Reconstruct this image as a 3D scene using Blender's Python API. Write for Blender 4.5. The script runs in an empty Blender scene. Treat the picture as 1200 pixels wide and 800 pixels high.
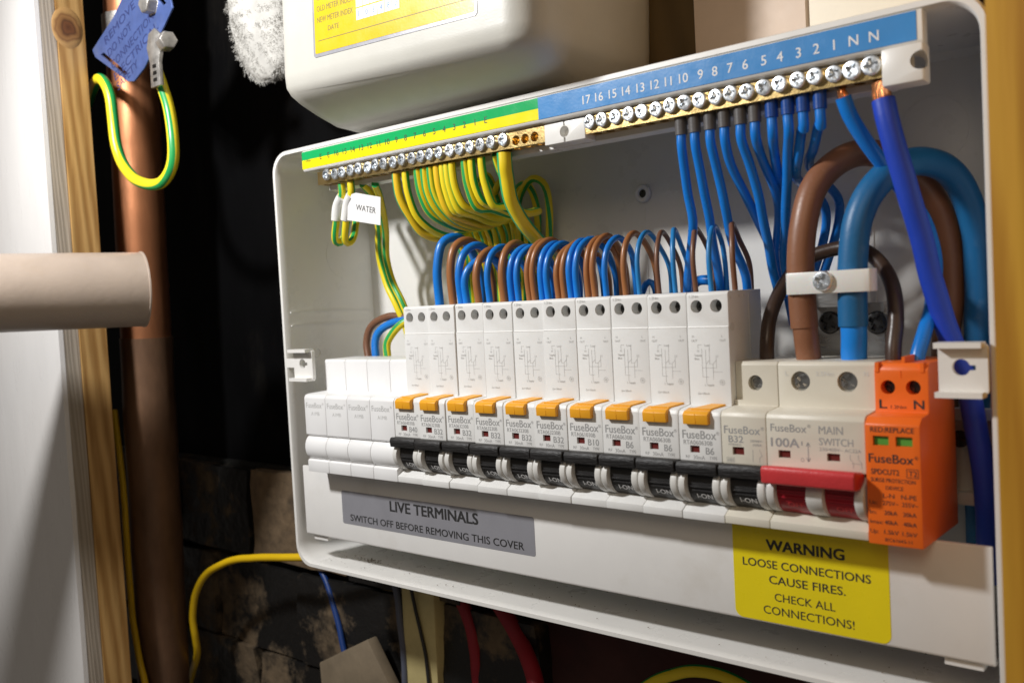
import bpy, bmesh, math, random
from mathutils import Vector, Matrix, noise
random.seed(7)
S = 0.001                       # everything below is written in millimetres
SC = bpy.context.scene
COL = SC.collection
# ---------------------------------------------------------------- camera
CAM = Vector((414.92319212, -311.04425901, 64.21329428))
MR = Matrix(((0.76185927, -0.64763168, 0.01198576),
             (0.64555969, 0.76067965, 0.06796435),
             (-0.05313319, -0.04404175, 0.99761575)))   # columns: right, forward, up
FOC = 1096.49
cd = bpy.data.cameras.new('camera'); cam = bpy.data.objects.new('camera', cd); COL.objects.link(cam)
right, fwd, up = MR.col[0], MR.col[1], MR.col[2]
m4 = Matrix((right, up, -fwd)).transposed().to_4x4()
m4.translation = CAM * S
cam.matrix_world = m4
cd.sensor_width = 36; cd.lens = FOC / 1200 * 36; cd.clip_start = 0.01; cd.clip_end = 20
cd.dof.use_dof = True; cd.dof.focus_distance = 0.43; cd.dof.aperture_fstop = 13
SC.camera = cam
# ---------------------------------------------------------------- world, lamps, exposure
w = bpy.data.worlds.new('World'); SC.world = w; w.use_nodes = True
bg = w.node_tree.nodes['Background']; bg.inputs[0].default_value = (1.0, .91, .82, 1); bg.inputs[1].default_value = 0.09
SC.view_settings.view_transform = 'Standard'; SC.view_settings.look = 'None'
SC.view_settings.exposure = 0; SC.view_settings.gamma = 1
def lamp(name, kind, loc, aim, energy, color, **kw):
    l = bpy.data.lights.new(name, kind); l.energy = energy; l.color = color
    for k, v in kw.items(): setattr(l, k, v)
    o = bpy.data.objects.new(name, l); COL.objects.link(o)
    o.location = Vector(loc) * S
    o.rotation_euler = (Vector(aim) - Vector(loc)).to_track_quat('-Z', 'Y').to_euler()
    return o
lamp('work_light', 'SPOT', (-54, -324, 340), (170, 20, 20), 10.4, (1.0, .99, .98), shadow_soft_size=0.024, spot_size=math.radians(158), spot_blend=.6)
lamp('warm_fill', 'AREA', (520, -700, 420), (200, 0, 0), .75, (1.0, .80, .58), size=0.25)  # added warm fill, stands in for ambient bounce from the right

# ---------------------------------------------------------------- helpers
def at(px, py, Y):
    """point on the plane y = Y seen at photo pixel px, py"""
    d = MR @ Vector(((px - 600) / FOC, 1, -(py - 400) / FOC))
    return CAM + d * ((Y - CAM.y) / d.y)
def atx(px, py, X):
    d = MR @ Vector(((px - 600) / FOC, 1, -(py - 400) / FOC))
    return CAM + d * ((X - CAM.x) / d.x)
BASE = {}
def tag(o, label=None, cat=None, group=None, kind=None):
    if label: o['label'] = label
    if cat: o['category'] = cat
    if group: o['group'] = group
    if kind: o['kind'] = kind
    return o
def thing(name, label, cat, base, group=None):
    o = bpy.data.objects.new(name, None); COL.objects.link(o)
    o.empty_display_size = .01
    o.location = Vector(base) * S
    BASE[o.name] = Vector(base)
    return tag(o, label, cat, group)
class MB:
    def __init__(s): s.bm = bmesh.new(); s.uv = s.bm.loops.layers.uv.new('UVMap')
    def raw(s, vs, fs):
        v = [s.bm.verts.new(p) for p in vs]
        for f in fs:
            try: s.bm.faces.new([v[i] for i in f])
            except ValueError: pass
        return s
    def box(s, a, b):
        x0, y0, z0 = a; x1, y1, z1 = b
        return s.raw([(x0,y0,z0),(x1,y0,z0),(x1,y1,z0),(x0,y1,z0),(x0,y0,z1),(x1,y0,z1),(x1,y1,z1),(x0,y1,z1)],
                     [(0,3,2,1),(4,5,6,7),(0,1,5,4),(1,2,6,5),(2,3,7,6),(3,0,4,7)])
    def prism(s, prof, x0, x1):              # prof: (y,z) list, extruded along x
        n = len(prof)
        vs = [(x0, y, z) for y, z in prof] + [(x1, y, z) for y, z in prof]
        fs = [tuple(range(n)), tuple(range(2*n-1, n-1, -1))] + [(i, i+n, (i+1) % n + n, (i+1) % n) for i in range(n)]
        s.raw(vs, fs); bmesh.ops.recalc_face_normals(s.bm, faces=s.bm.faces); return s
    def prism_z(s, prof, z0, z1):            # (x,y) list extruded along z
        n = len(prof)
        vs = [(x, y, z0) for x, y in prof] + [(x, y, z1) for x, y in prof]
        fs = [tuple(range(n)), tuple(range(2*n-1, n-1, -1))] + [(i, i+n, (i+1) % n + n, (i+1) % n) for i in range(n)]
        s.raw(vs, fs); bmesh.ops.recalc_face_normals(s.bm, faces=s.bm.faces); return s
    def prism_y(s, prof, y0, y1):            # (x,z) list extruded along y
        n = len(prof)
        vs = [(x, y0, z) for x, z in prof] + [(x, y1, z) for x, z in prof]
        fs = [tuple(range(n)), tuple(range(2*n-1, n-1, -1))] + [(i, i+n, (i+1) % n + n, (i+1) % n) for i in range(n)]
        s.raw(vs, fs); bmesh.ops.recalc_face_normals(s.bm, faces=s.bm.faces); return s
    def lathe(s, c, axis, prof, n=24):       # prof: (r, h) along axis from c ; closes r=0 ends
        axis = Vector(axis).normalized(); c = Vector(c)
        q = axis.to_track_quat('Z', 'Y')
        rings = []
        for r, h in prof:
            if r < 1e-6: rings.append([s.bm.verts.new(c + axis*h)])
            else: rings.append([s.bm.verts.new(c + q @ Vector((r*math.cos(2*math.pi*i/n), r*math.sin(2*math.pi*i/n), h))) for i in range(n)])
        for A, B in zip(rings, rings[1:]):
            for i in range(n):
                j = (i+1) % n
                if len(A) == 1: f = [A[0], B[i], B[j]]
                elif len(B) == 1: f = [A[i], A[j], B[0]]
                else: f = [A[i], A[j], B[j], B[i]]
                if len(set(f)) > 2: s.bm.faces.new(f)
        bmesh.ops.recalc_face_normals(s.bm, faces=s.bm.faces)
        return s
    def tube(s, pts, r, n=12, step=2.0, twist=0.0, caps=True, smooth=True, phase=0):
        pts = [Vector(p) for p in pts]
        P = []; rr0 = r(.5) if callable(r) else r
        if smooth and len(pts) > 2:
            e = [pts[0]*2-pts[1]] + pts + [pts[-1]*2-pts[-2]]
            for i in range(1, len(e)-2):
                a, b, c, d = e[i-1:i+3]
                k = max(2, int((c-b).length/step))
                for j in range(k):
                    t = j/k
                    P.append(.5*((2*b)+(c-a)*t+(2*a-5*b+4*c-d)*t*t+(3*b-a-3*c+d)*t**3))
            P.append(pts[-1])
        else: P = pts
        if smooth and len(P) > 6:             # hand-dressed wire is never perfectly even
            sd = Vector((pts[0].x*.37, 7, pts[0].z*.11)); N_ = len(P)-1
            P = [p+noise.noise_vector(p*.07+sd)*min(.45, .22*rr0)*math.sin(math.pi*i/N_) for i, p in enumerate(P)]
        T = [(P[min(i+1, len(P)-1)]-P[max(i-1, 0)]).normalized() for i in range(len(P))]
        nrm = T[0].orthogonal().normalized()
        ref = Vector((0, -1, 0)); 
        if abs(T[0].dot(ref)) < .9: nrm = (ref-T[0]*T[0].dot(ref)).normalized()
        rings = []; L = 0; Ls = []
        for i, p in enumerate(P):
            if i: nrm = (nrm-T[i]*T[i].dot(nrm)).normalized(); L += (p-P[i-1]).length
            Ls.append(L)
            bn = T[i].cross(nrm); rr = r(i/(len(P)-1)) if callable(r) else r
            rings.append([s.bm.verts.new(p+rr*(nrm*math.cos(a)+bn*math.sin(a))) for a in (2*math.pi*k/n for k in range(n))])
        for i in range(len(rings)-1):
            for k in range(n):
                j = (k+1) % n
                f = s.bm.faces.new([rings[i][k], rings[i][j], rings[i+1][j], rings[i+1][k]])
                for lp, (u, v) in zip(f.loops, ((k/n, Ls[i]), ((k+1)/n, Ls[i]), ((k+1)/n, Ls[i+1]), (k/n, Ls[i+1]))):
                    lp[s.uv].uv = (u+phase+v*twist*.001, v*.001)
        if caps:
            s.bm.faces.new(rings[0][::-1]); s.bm.faces.new(rings[-1])
        bmesh.ops.recalc_face_normals(s.bm, faces=s.bm.faces)
        return s
    def add(s, vs, fs): return s.raw(vs, fs)
    def bevel(s, w, seg=2, ang=30):
        es = [e for e in s.bm.edges if len(e.link_faces) == 2 and e.calc_face_angle(0) > math.radians(ang)]
        bmesh.ops.bevel(s.bm, geom=es, offset=w, segments=seg, affect='EDGES', profile=.5, clamp_overlap=True)
        return s
    def mesh(s, name, base=(0, 0, 0), scale=S):
        me = bpy.data.meshes.new(name)
        b = Vector(base)
        for v in s.bm.verts: v.co = (v.co-b)*scale
        s.bm.to_mesh(me); s.bm.free()
        me.polygons.foreach_set('use_smooth', [True]*len(me.polygons))
        me.set_sharp_from_angle(angle=math.radians(35))
        return me
    def build(s, name, mat, parent=None, base=None, label=None, cat=None, group=None, kind=None, flat=False):
        if parent is not None: base = BASE[parent.name]
        elif base is None:
            xs = [v.co for v in s.bm.verts]
            base = (sum(v.x for v in xs)/len(xs), sum(v.y for v in xs)/len(xs), min(v.z for v in xs))
        me = s.mesh(name, base)
        if flat: me.polygons.foreach_set('use_smooth', [False]*len(me.polygons))
        me.materials.append(mat)
        return link(name, me, parent, base, label, cat, group, kind)
def link(name, me, parent=None, base=(0, 0, 0), label=None, cat=None, group=None, kind=None):
    o = bpy.data.objects.new(name, me); COL.objects.link(o)
    if parent is not None:
        o.parent = parent; BASE[o.name] = BASE[parent.name]
    else:
        o.location = Vector(base)*S; BASE[o.name] = Vector(base)
    return tag(o, label, cat, group, kind)
def place(o, at_mm):                    # part mesh built round its own origin
    o.location = (Vector(at_mm) - BASE[o.parent.name])*S
    return o
def copy_tree(o, parent=None):
    c = o.copy(); COL.objects.link(c); c.parent = parent
    BASE[c.name] = BASE[o.name]
    for ch in list(o.children): copy_tree(ch, c)
    return c
def boolean(me, cutters, op='DIFFERENCE'):
    a = bpy.data.objects.new('tmp', me); COL.objects.link(a); tmp = [a]
    for c in cutters:
        b = bpy.data.objects.new('tmpc', c); COL.objects.link(b); tmp.append(b)
        m = a.modifiers.new('b', 'BOOLEAN'); m.object = b; m.operation = op; m.solver = 'EXACT'
    dg = bpy.context.evaluated_depsgraph_get(); dg.update()
    r = bpy.data.meshes.new_from_object(a.evaluated_get(dg))
    for t in tmp: bpy.data.objects.remove(t)
    r.polygons.foreach_set('use_smooth', [True]*len(r.polygons)); r.set_sharp_from_angle(angle=math.radians(30))
    return r
_tc = {}
def glyphs(txt, bold):
    k = (txt, bold)
    if k not in _tc:
        c = bpy.data.curves.new('t', 'FONT'); c.body = txt; c.size = 1; c.resolution_u = 3; c.offset = bold
        c.align_x = 'LEFT'; c.space_character = 1.0
        o = bpy.data.objects.new('t', c); COL.objects.link(o)
        dg = bpy.context.evaluated_depsgraph_get(); dg.update()
        me = bpy.data.meshes.new_from_object(o.evaluated_get(dg))
        vs = [tuple(v.co) for v in me.vertices]; fs = [tuple(p.vertices) for p in me.polygons]
        bpy.data.objects.remove(o)
        _tc[k] = (vs, fs)
    return _tc[k]
def text(mb, txt, x, z, y, h, w=None, bold=0.0, ang=0, align='l', frame=None):
    if bold > 0:                              # heavier print: the letters laid down a few times, each a hair above the last
        d = bold*h*1.5
        for i, (dx, dz) in enumerate(((-d, -d*.5), (d, -d*.5), (-d, d*.5), (d, d*.5))):
            fr = (lambda u, t, dx=dx, dz=dz: frame(u+dx, t+dz)) if frame else None
            k = 0 if frame else 1
            text(mb, txt, x+dx*k, z+dz*k, y-.004*i, h, w, 0, ang, align, (lambda u, t, fr=fr, i=i: Vector(fr(u, t))+Vector((0, -.004*i, 0))) if frame else None)
        return
    """printed text on the plane y; h = capital height, w = forced width"""
    vs, fs = glyphs(txt, 0)
    if not vs: return
    x0 = min(v[0] for v in vs); x1 = max(v[0] for v in vs)
    sc = h/.70; sx = sc if w is None else w/(x1-x0)
    W = (x1-x0)*sx; ox = {'l': 0, 'c': -W/2, 'r': -W}[align]
    ca, sa = math.cos(ang), math.sin(ang)
    out = []
    for v in vs:
        u = (v[0]-x0)*sx+ox; t = v[1]*sc
        u, t = u*ca-t*sa, u*sa+t*ca
        out.append(frame(x+u, z+t) if frame else (x+u, y, z+t))
    mb.raw(out, fs)
def line(mb, pts, y, wd=.12):
    for (x0, z0), (x1, z1) in zip(pts, pts[1:]):
        d = Vector((x1-x0, z1-z0)); 
        if d.length == 0: continue
        n = Vector((-d.y, d.x)).normalized()*wd/2
        mb.raw([(x0-n.x, y, z0-n.y), (x1-n.x, y, z1-n.y), (x1+n.x, y, z1+n.y), (x0+n.x, y, z0+n.y)], [(0, 1, 2, 3)])
def rrect(x0, z0, x1, z1, r, n=6):
    P = []
    for cx, cz, a0 in ((x1-r, z1-r, 0), (x0+r, z1-r, 90), (x0+r, z0+r, 180), (x1-r, z0+r, 270)):
        for i in range(n+1):
            a = math.radians(a0+90*i/n); P.append((cx+r*math.cos(a), cz+r*math.sin(a)))
    return P

# ---------------------------------------------------------------- materials
def mat(name, c, rough=.4, metal=0, var=.06, vs=60, bump=.1, bs=900, dirt=None, dirt_amt=0, ds=25, coat=0, sss=0, stretch=(1, 1, 1), trans=0, rvar=.12, ovar=0):
    m = bpy.data.materials.new(name); m.use_nodes = True; nt = m.node_tree; N = nt.nodes; L = nt.links
    b = N['Principled BSDF']; b.inputs['Roughness'].default_value = rough; b.inputs['Metallic'].default_value = metal
    b.inputs['Coat Weight'].default_value = coat
    if sss: b.inputs['Subsurface Weight'].default_value = sss; b.inputs['Subsurface Scale'].default_value = .002
    if trans: b.inputs['Transmission Weight'].default_value = trans
    tc = N.new('ShaderNodeTexCoord'); mp = N.new('ShaderNodeMapping'); mp.inputs['Scale'].default_value = stretch
    L.new(tc.outputs['Object'], mp.inputs[0])
    def nz(scale, det=4, rg=.6):
        n = N.new('ShaderNodeTexNoise'); n.inputs['Scale'].default_value = scale; n.inputs['Detail'].default_value = det; n.inputs['Roughness'].default_value = rg
        L.new(mp.outputs[0], n.inputs['Vector']); return n
    n1 = nz(vs)
    cr = N.new('ShaderNodeValToRGB'); L.new(n1.outputs['Fac'], cr.inputs[0])
    cr.color_ramp.elements[0].position = .3; cr.color_ramp.elements[1].position = .72
    cr.color_ramp.elements[0].color = (*[max(0, v*(1-var)) for v in c], 1); cr.color_ramp.elements[1].color = (*[min(1, v*(1+var)) for v in c], 1)
    out = cr.outputs[0]
    if dirt_amt:
        n2 = nz(ds, 8, .7); r2 = N.new('ShaderNodeValToRGB'); L.new(n2.outputs['Fac'], r2.inputs[0])
        r2.color_ramp.elements[0].position = .56; r2.color_ramp.elements[1].position = .75
        r2.color_ramp.elements[1].color = (dirt_amt,)*3+(1,)
        mx = N.new('ShaderNodeMix'); mx.data_type = 'RGBA'; L.new(r2.outputs[0], mx.inputs['Factor']); L.new(out, mx.inputs['A']); mx.inputs['B'].default_value = (*dirt, 1)
        out = mx.outputs['Result']
    if ovar:                                  # each moulding differs a little
        oi = N.new('ShaderNodeObjectInfo'); mv = N.new('ShaderNodeMapRange'); L.new(oi.outputs['Random'], mv.inputs[0])
        mv.inputs['To Min'].default_value = 1-ovar; mv.inputs['To Max'].default_value = 1+ovar*.4
        vm = N.new('ShaderNodeVectorMath'); vm.operation = 'SCALE'; L.new(out, vm.inputs[0]); L.new(mv.outputs[0], vm.inputs['Scale']); out = vm.outputs[0]
    L.new(out, b.inputs['Base Color'])
    n4 = nz(vs*2.3, 6); mr = N.new('ShaderNodeMapRange'); L.new(n4.outputs['Fac'], mr.inputs[0])
    mr.inputs['To Min'].default_value = max(0.03, rough-rvar); mr.inputs['To Max'].default_value = min(1, rough+rvar); L.new(mr.outputs[0], b.inputs['Roughness'])
    if bump:
        n3 = nz(bs, 3); bp = N.new('ShaderNodeBump'); bp.inputs['Strength'].default_value = bump; bp.inputs['Distance'].default_value = .0004
        L.new(n3.outputs['Fac'], bp.inputs['Height']); L.new(bp.outputs[0], b.inputs['Normal'])
    return m
def wood(name, c1, c2, rough=.6, sx=60, sz=3, knot=0):
    m = bpy.data.materials.new(name); m.use_nodes = True; nt = m.node_tree; N = nt.nodes; L = nt.links
    b = N['Principled BSDF']; b.inputs['Roughness'].default_value = rough
    tc = N.new('ShaderNodeTexCoord'); mp = N.new('ShaderNodeMapping'); mp.inputs['Scale'].default_value = (sx, sx, sz); L.new(tc.outputs['Object'], mp.inputs[0])
    n0 = N.new('ShaderNodeTexNoise'); n0.inputs['Scale'].default_value = 1.2; n0.inputs['Detail'].default_value = 3; L.new(mp.outputs[0], n0.inputs['Vector'])
    wv = N.new('ShaderNodeTexWave'); wv.bands_direction = 'DIAGONAL'; wv.inputs['Scale'].default_value = 2.1; wv.inputs['Distortion'].default_value = 5; wv.inputs['Detail'].default_value = 4; wv.inputs['Detail Scale'].default_value = 1.0
    L.new(mp.outputs[0], wv.inputs['Vector'])
    nf = N.new('ShaderNodeTexNoise'); nf.inputs['Scale'].default_value = 9; nf.inputs['Detail'].default_value = 6; L.new(mp.outputs[0], nf.inputs['Vector'])
    mx = N.new('ShaderNodeMix'); mx.data_type = 'FLOAT'; mx.inputs['Factor'].default_value = .55; L.new(wv.outputs['Fac'], mx.inputs['A']); L.new(nf.outputs['Fac'], mx.inputs['B'])
    cr = N.new('ShaderNodeValToRGB'); L.new(mx.outputs['Result'], cr.inputs[0]); cr.color_ramp.elements[0].position = .25; cr.color_ramp.elements[1].position = .75
    cr.color_ramp.elements[0].color = (*c1, 1); cr.color_ramp.elements[1].color = (*c2, 1)
    m2 = N.new('ShaderNodeMix'); m2.data_type = 'RGBA'; m2.blend_type = 'MULTIPLY'; m2.inputs['Factor'].default_value = .5
    L.new(cr.outputs[0], m2.inputs['A']); L.new(n0.outputs['Fac'], m2.inputs['B'])
    L.new(m2.outputs['Result'], b.inputs['Base Color'])
    bp = N.new('ShaderNodeBump'); bp.inputs['Strength'].default_value = .35; bp.inputs['Distance'].default_value = .0006; L.new(mx.outputs['Result'], bp.inputs['Height']); L.new(bp.outputs[0], b.inputs['Normal'])
    return m
def striped(name, yel, grn, half=.155, rough=.33):
    m = bpy.data.materials.new(name); m.use_nodes = True; nt = m.node_tree; N = nt.nodes; L = nt.links
    b = N['Principled BSDF']; b.inputs['Roughness'].default_value = rough
    uv = N.new('ShaderNodeUVMap'); sp = N.new('ShaderNodeSeparateXYZ'); L.new(uv.outputs[0], sp.inputs[0])
    fr = N.new('ShaderNodeMath'); fr.operation = 'MULTIPLY'; fr.inputs[1].default_value = 2.0; L.new(sp.outputs[0], fr.inputs[0])
    f2 = N.new('ShaderNodeMath'); f2.operation = 'FRACT'; L.new(fr.outputs[0], f2.inputs[0])
    gt = N.new('ShaderNodeValToRGB'); gt.color_ramp.interpolation = 'LINEAR'; L.new(f2.outputs[0], gt.inputs[0])
    e = gt.color_ramp.elements; e[0].position = 0; e[0].color = (*grn, 1); e[1].position = half*2; e[1].color = (*grn, 1)
    k = e.new(half*2+.03); k.color = (*yel, 1); k = e.new(.97); k.color = (*yel, 1); k = e.new(1.0); k.color = (*grn, 1)
    L.new(gt.outputs[0], b.inputs['Base Color']); return m
def peeled(name, paint, bare, lo, hi, scale=14):
    m = bpy.data.materials.new(name); m.use_nodes = True; nt = m.node_tree; N = nt.nodes; L = nt.links
    b = N['Principled BSDF']
    g = N.new('ShaderNodeNewGeometry')
    n = N.new('ShaderNodeTexNoise'); n.inputs['Scale'].default_value = scale; n.inputs['Detail'].default_value = 12; n.inputs['Roughness'].default_value = .68; L.new(g.outputs['Position'], n.inputs['Vector'])
    r = N.new('ShaderNodeValToRGB'); r.color_ramp.elements[0].position = lo; r.color_ramp.elements[1].position = hi; L.new(n.outputs['Fac'], r.inputs[0])
    n2 = N.new('ShaderNodeTexNoise'); n2.inputs['Scale'].default_value = 130; n2.inputs['Detail'].default_value = 6; L.new(g.outputs['Position'], n2.inputs['Vector'])
    r2 = N.new('ShaderNodeValToRGB'); L.new(n2.outputs['Fac'], r2.inputs[0]); r2.color_ramp.elements[0].position = .3; r2.color_ramp.elements[1].position = .7
    r2.color_ramp.elements[0].color = (*[v*.6 for v in bare], 1); r2.color_ramp.elements[1].color = (*bare, 1)
    mx = N.new('ShaderNodeMix'); mx.data_type = 'RGBA'; L.new(r.outputs[0], mx.inputs['Factor']); mx.inputs['A'].default_value = (*paint, 1); L.new(r2.outputs[0], mx.inputs['B'])
    L.new(mx.outputs['Result'], b.inputs['Base Color'])
    rr = N.new('ShaderNodeMapRange'); L.new(r.outputs[0], rr.inputs[0]); rr.inputs['To Min'].default_value = .5; rr.inputs['To Max'].default_value = .95; L.new(rr.outputs[0], b.inputs['Roughness'])
    bp = N.new('ShaderNodeBump'); bp.inputs['Strength'].default_value = .7; bp.inputs['Distance'].default_value = .002; L.new(n2.outputs['Fac'], bp.inputs['Height']); L.new(bp.outputs[0], b.inputs['Normal'])
    return m
M = {}
M['shell'] = mat('enclosure_plastic', (.80, .79, .76), .3, var=.02, bump=.05, bs=1500, vs=30)
M['white'] = mat('white_plastic', (.79, .79, .775), .42, var=.03, bump=.12, bs=2500, ovar=.03, dirt=(.60, .56, .48), dirt_amt=.3, ds=45)
M['blankw'] = mat('bright_white_plastic', (.84, .84, .84), .36, var=.02, bump=.06, bs=2500, ovar=.03)
M['cream'] = mat('cream_plastic', (.70, .66, .56), .42, var=.02, bump=.12, bs=2500)
M['strip'] = mat('cover_plastic', (.80, .79, .77), .34, var=.02, bump=.05, bs=1500, dirt=(.60, .56, .49), dirt_amt=.35, ds=22)
M['rib'] = mat('grey_plastic', (.68, .67, .64), .4, var=.04)
M['black'] = mat('black_plastic', (.022, .021, .021), .38, var=.2, bump=.5, bs=1200, stretch=(1, 1, 4))
M['blackrough'] = mat('ribbed_black_plastic', (.018, .017, .017), .5, var=.5, vs=500, bump=1.0, bs=500, stretch=(.5, 1, 2.5), ovar=.3)
M['red'] = mat('red_plastic', (.62, .045, .05), .38, var=.1, bump=.3)
M['redd'] = mat('red_barrel_plastic', (.36, .012, .025), .35, var=.1)
M['orange'] = mat('orange_plastic', (.88, .40, .02), .4, var=.05)
M['spd'] = mat('bright_orange_plastic', (.90, .16, .012), .42, var=.04, bump=.15, bs=2000)
M['hole'] = mat('painted_recess_shade', (.05, .05, .048), .6)  # near-black colour that paints the shade inside terminal holes
M['holegrey'] = mat('shaded_grey_screw', (.22, .22, .21), .5, metal=.3)
M['window'] = mat('dark_red_window', (.13, .018, .015), .3)
M['green'] = mat('green_window', (.10, .34, .05), .3)
M['print'] = mat('grey_print', (.33, .33, .33), .6, bump=0)
M['faint'] = mat('faint_grey_print', (.50, .50, .49), .6, bump=0)
M['darkprint'] = mat('black_print', (.03, .03, .03), .5, bump=0)
M['whiteprint'] = mat('white_print', (.75, .75, .75), .6, bump=0)
M['brass'] = mat('brass', (.72, .52, .22), .28, metal=1, var=.15, bump=.2, dirt=(.25, .15, .05), dirt_amt=.4, ds=300)
M['zinc'] = mat('zinc_screw', (.84, .88, .92), .34, metal=1, var=.06, vs=400, bump=.15, rvar=.15)
M['steel'] = mat('steel', (.55, .55, .54), .3, metal=1, var=.12, bump=.2, stretch=(.3, 1, 1))
M['darkscrew'] = mat('dark_screw', (.12, .12, .12), .3, metal=1, var=.2)
M['copper'] = mat('bare_copper', (.95, .42, .2), .25, metal=1, var=.2, vs=800)
M['lgreen'] = mat('green_sticker', (.01, .42, .12), .22, var=.04, coat=.3)
M['lyellow'] = mat('yellow_sticker', (.93, .80, .01), .22, var=.04, coat=.3)
M['lblue'] = mat('blue_sticker', (.06, .26, .60), .25, var=.06, coat=.3)
M['warn'] = mat('warning_sticker', (.86, .70, .012), .3, var=.03)
M['silver'] = mat('silver_sticker', (.34, .34, .375), .36, metal=.25, var=.05)
M['gy'] = striped('green_yellow_sheath', (.88, .70, .02), (.02, .36, .09))
M['gyd'] = striped('orange_yellow_sheath', (.88, .56, .02), (.02, .36, .16), half=.14)
M['yel'] = mat('yellow_sheath', (.80, .52, .01), .38, var=.05)
M['blue'] = mat('blue_insulation', (.008, .19, .66), .3, var=.06, bump=.05)
M['blue2'] = mat('light_blue_insulation', (.02, .22, .55), .35, var=.06, bump=.05)
M['tailblue'] = mat('tail_blue_sheath', (.010, .13, .32), .42, var=.06, bump=.15, dirt=(.3, .4, .5), dirt_amt=.15, ds=150)
M['brightblue'] = mat('bright_blue_insulation', (.012, .24, .78), .35, var=.05)
M['railm'] = mat('bright_rail_steel', (.66, .64, .58), .35, metal=.5, var=.12)
M['purple'] = mat('ultramarine_sheath', (.016, .06, .50), .42, var=.05, bump=.15)
M['sleeveblue'] = mat('dark_blue_sleeve', (.004, .06, .30), .35)
M['sleevegrey'] = mat('dark_grey_sleeve', (.10, .095, .095), .4)
M['brown'] = mat('brown_insulation', (.34, .135, .045), .34, var=.08, bump=.05)
M['brown2'] = mat('dull_brown_insulation', (.19, .085, .045), .36, var=.08, bump=.05)
M['tailbrown'] = mat('tail_brown_sheath', (.26, .11, .055), .42, var=.08, bump=.15, dirt=(.5, .35, .25), dirt_amt=.15, ds=150)
M['darkbrown'] = mat('very_dark_brown_sheath', (.055, .032, .022), .32, var=.1)
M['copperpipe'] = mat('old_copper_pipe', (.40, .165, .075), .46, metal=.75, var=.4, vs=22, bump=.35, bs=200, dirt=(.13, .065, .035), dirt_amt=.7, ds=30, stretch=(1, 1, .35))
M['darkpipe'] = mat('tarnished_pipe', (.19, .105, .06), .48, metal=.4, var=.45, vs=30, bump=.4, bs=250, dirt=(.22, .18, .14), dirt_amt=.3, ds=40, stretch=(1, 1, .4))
M['tag'] = mat('blue_anodised_tag', (.10, .16, .42), .42, metal=.55, var=.15, vs=90, dirt=(.3, .35, .5), dirt_amt=.35, ds=60)
M['tagdark'] = mat('embossed_dark_letters', (.03, .045, .16), .5, metal=.3, bump=0)
M['lug'] = mat('galvanised_metal', (.48, .46, .43), .38, metal=.75, var=.35, vs=150, bump=.4)
M['meter'] = mat('meter_plastic', (.56, .55, .50), .40, var=.03, bump=.15, bs=1200, dirt=(.5, .42, .3), dirt_amt=.12, ds=15)
M['mlabel'] = mat('meter_label_yellow', (.66, .48, .004), .32, var=.04)
M['mprint'] = mat('meter_print', (.22, .18, .03), .5, bump=0)
M['paper'] = mat('white_paper', (.80, .80, .80), .5, var=.02)
M['paint'] = mat('white_gloss_paint', (.79, .77, .75), .3, var=.03, bump=.35, bs=120, dirt=(.45, .40, .37), dirt_amt=.25, ds=12, stretch=(1, 1, .25))
M['mdf'] = wood('pale_bare_edge', (.45, .38, .30), (.62, .54, .44), sx=120, sz=4)
M['stud'] = wood('pine_stud', (.46, .235, .065), (.78, .47, .17), sx=38, sz=3)
M['stud2'] = wood('orange_varnished_timber', (.56, .25, .02), (.78, .41, .04), rough=.42, sx=30, sz=2)
M['brownboard'] = wood('brown_board', (.11, .065, .015), (.15, .09, .025), sx=20, sz=3)
M['cardtube'] = mat('beige_tube', (.45, .365, .30), .42, var=.05, bump=.3, bs=300, dirt=(.42, .32, .22), dirt_amt=.3, ds=40, coat=.2)
M['beige'] = mat('beige_panel', (.66, .53, .42), .5, var=.04)
M['creamp'] = mat('cream_panel', (.86, .80, .66), .45, var=.03)
M['blackwall'] = mat('black_painted_wall', (.0022, .0022, .0025), .6, var=.5, vs=20, bump=.3, bs=60, dirt=(.016, .014, .011), dirt_amt=.7, ds=12, stretch=(1, 1, .3))
M['brick'] = peeled('peeling_black_paint_on_brick', (.008, .0075, .007), (.17, .12, .07), .50, .60, 20)
M['brickbare'] = peeled('mostly_bare_brick', (.010, .009, .008), (.17, .115, .065), .28, .44, 16)
M['mortar'] = peeled('dark_mortar', (.010, .010, .009), (.14, .10, .06), .52, .66, 20)
M['darkred'] = mat('dark_reddish_back', (.05, .014, .012), .8, var=.4, vs=20)
M['batten'] = mat('cream_yellow_painted_batten', (.62, .52, .24), .55, var=.15, vs=40, bump=.5, bs=150, dirt=(.3, .22, .08), dirt_amt=.5, ds=60)
M['ochre'] = mat('ochre_card', (.30, .23, .10), .7, var=.15)
M['rawcard'] = mat('raw_timber_offcut', (.21, .165, .11), .7, var=.2)
M['redcable'] = mat('red_sheath', (.28, .008, .02), .55)
M['greycable'] = mat('slate_grey_sheath', (.10, .11, .15), .45)
M['darkblue'] = mat('dark_blue_cable', (.01, .045, .20), .45)
M['fleece'] = mat('white_fleece', (.52, .51, .48), .95, var=.2, vs=60)
M['clip'] = mat('translucent_white_plastic', (.78, .78, .75), .3, var=.03, sss=.2)
M['whitesleeve'] = mat('white_sleeve', (.82, .82, .80), .4, var=.02)

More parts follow.
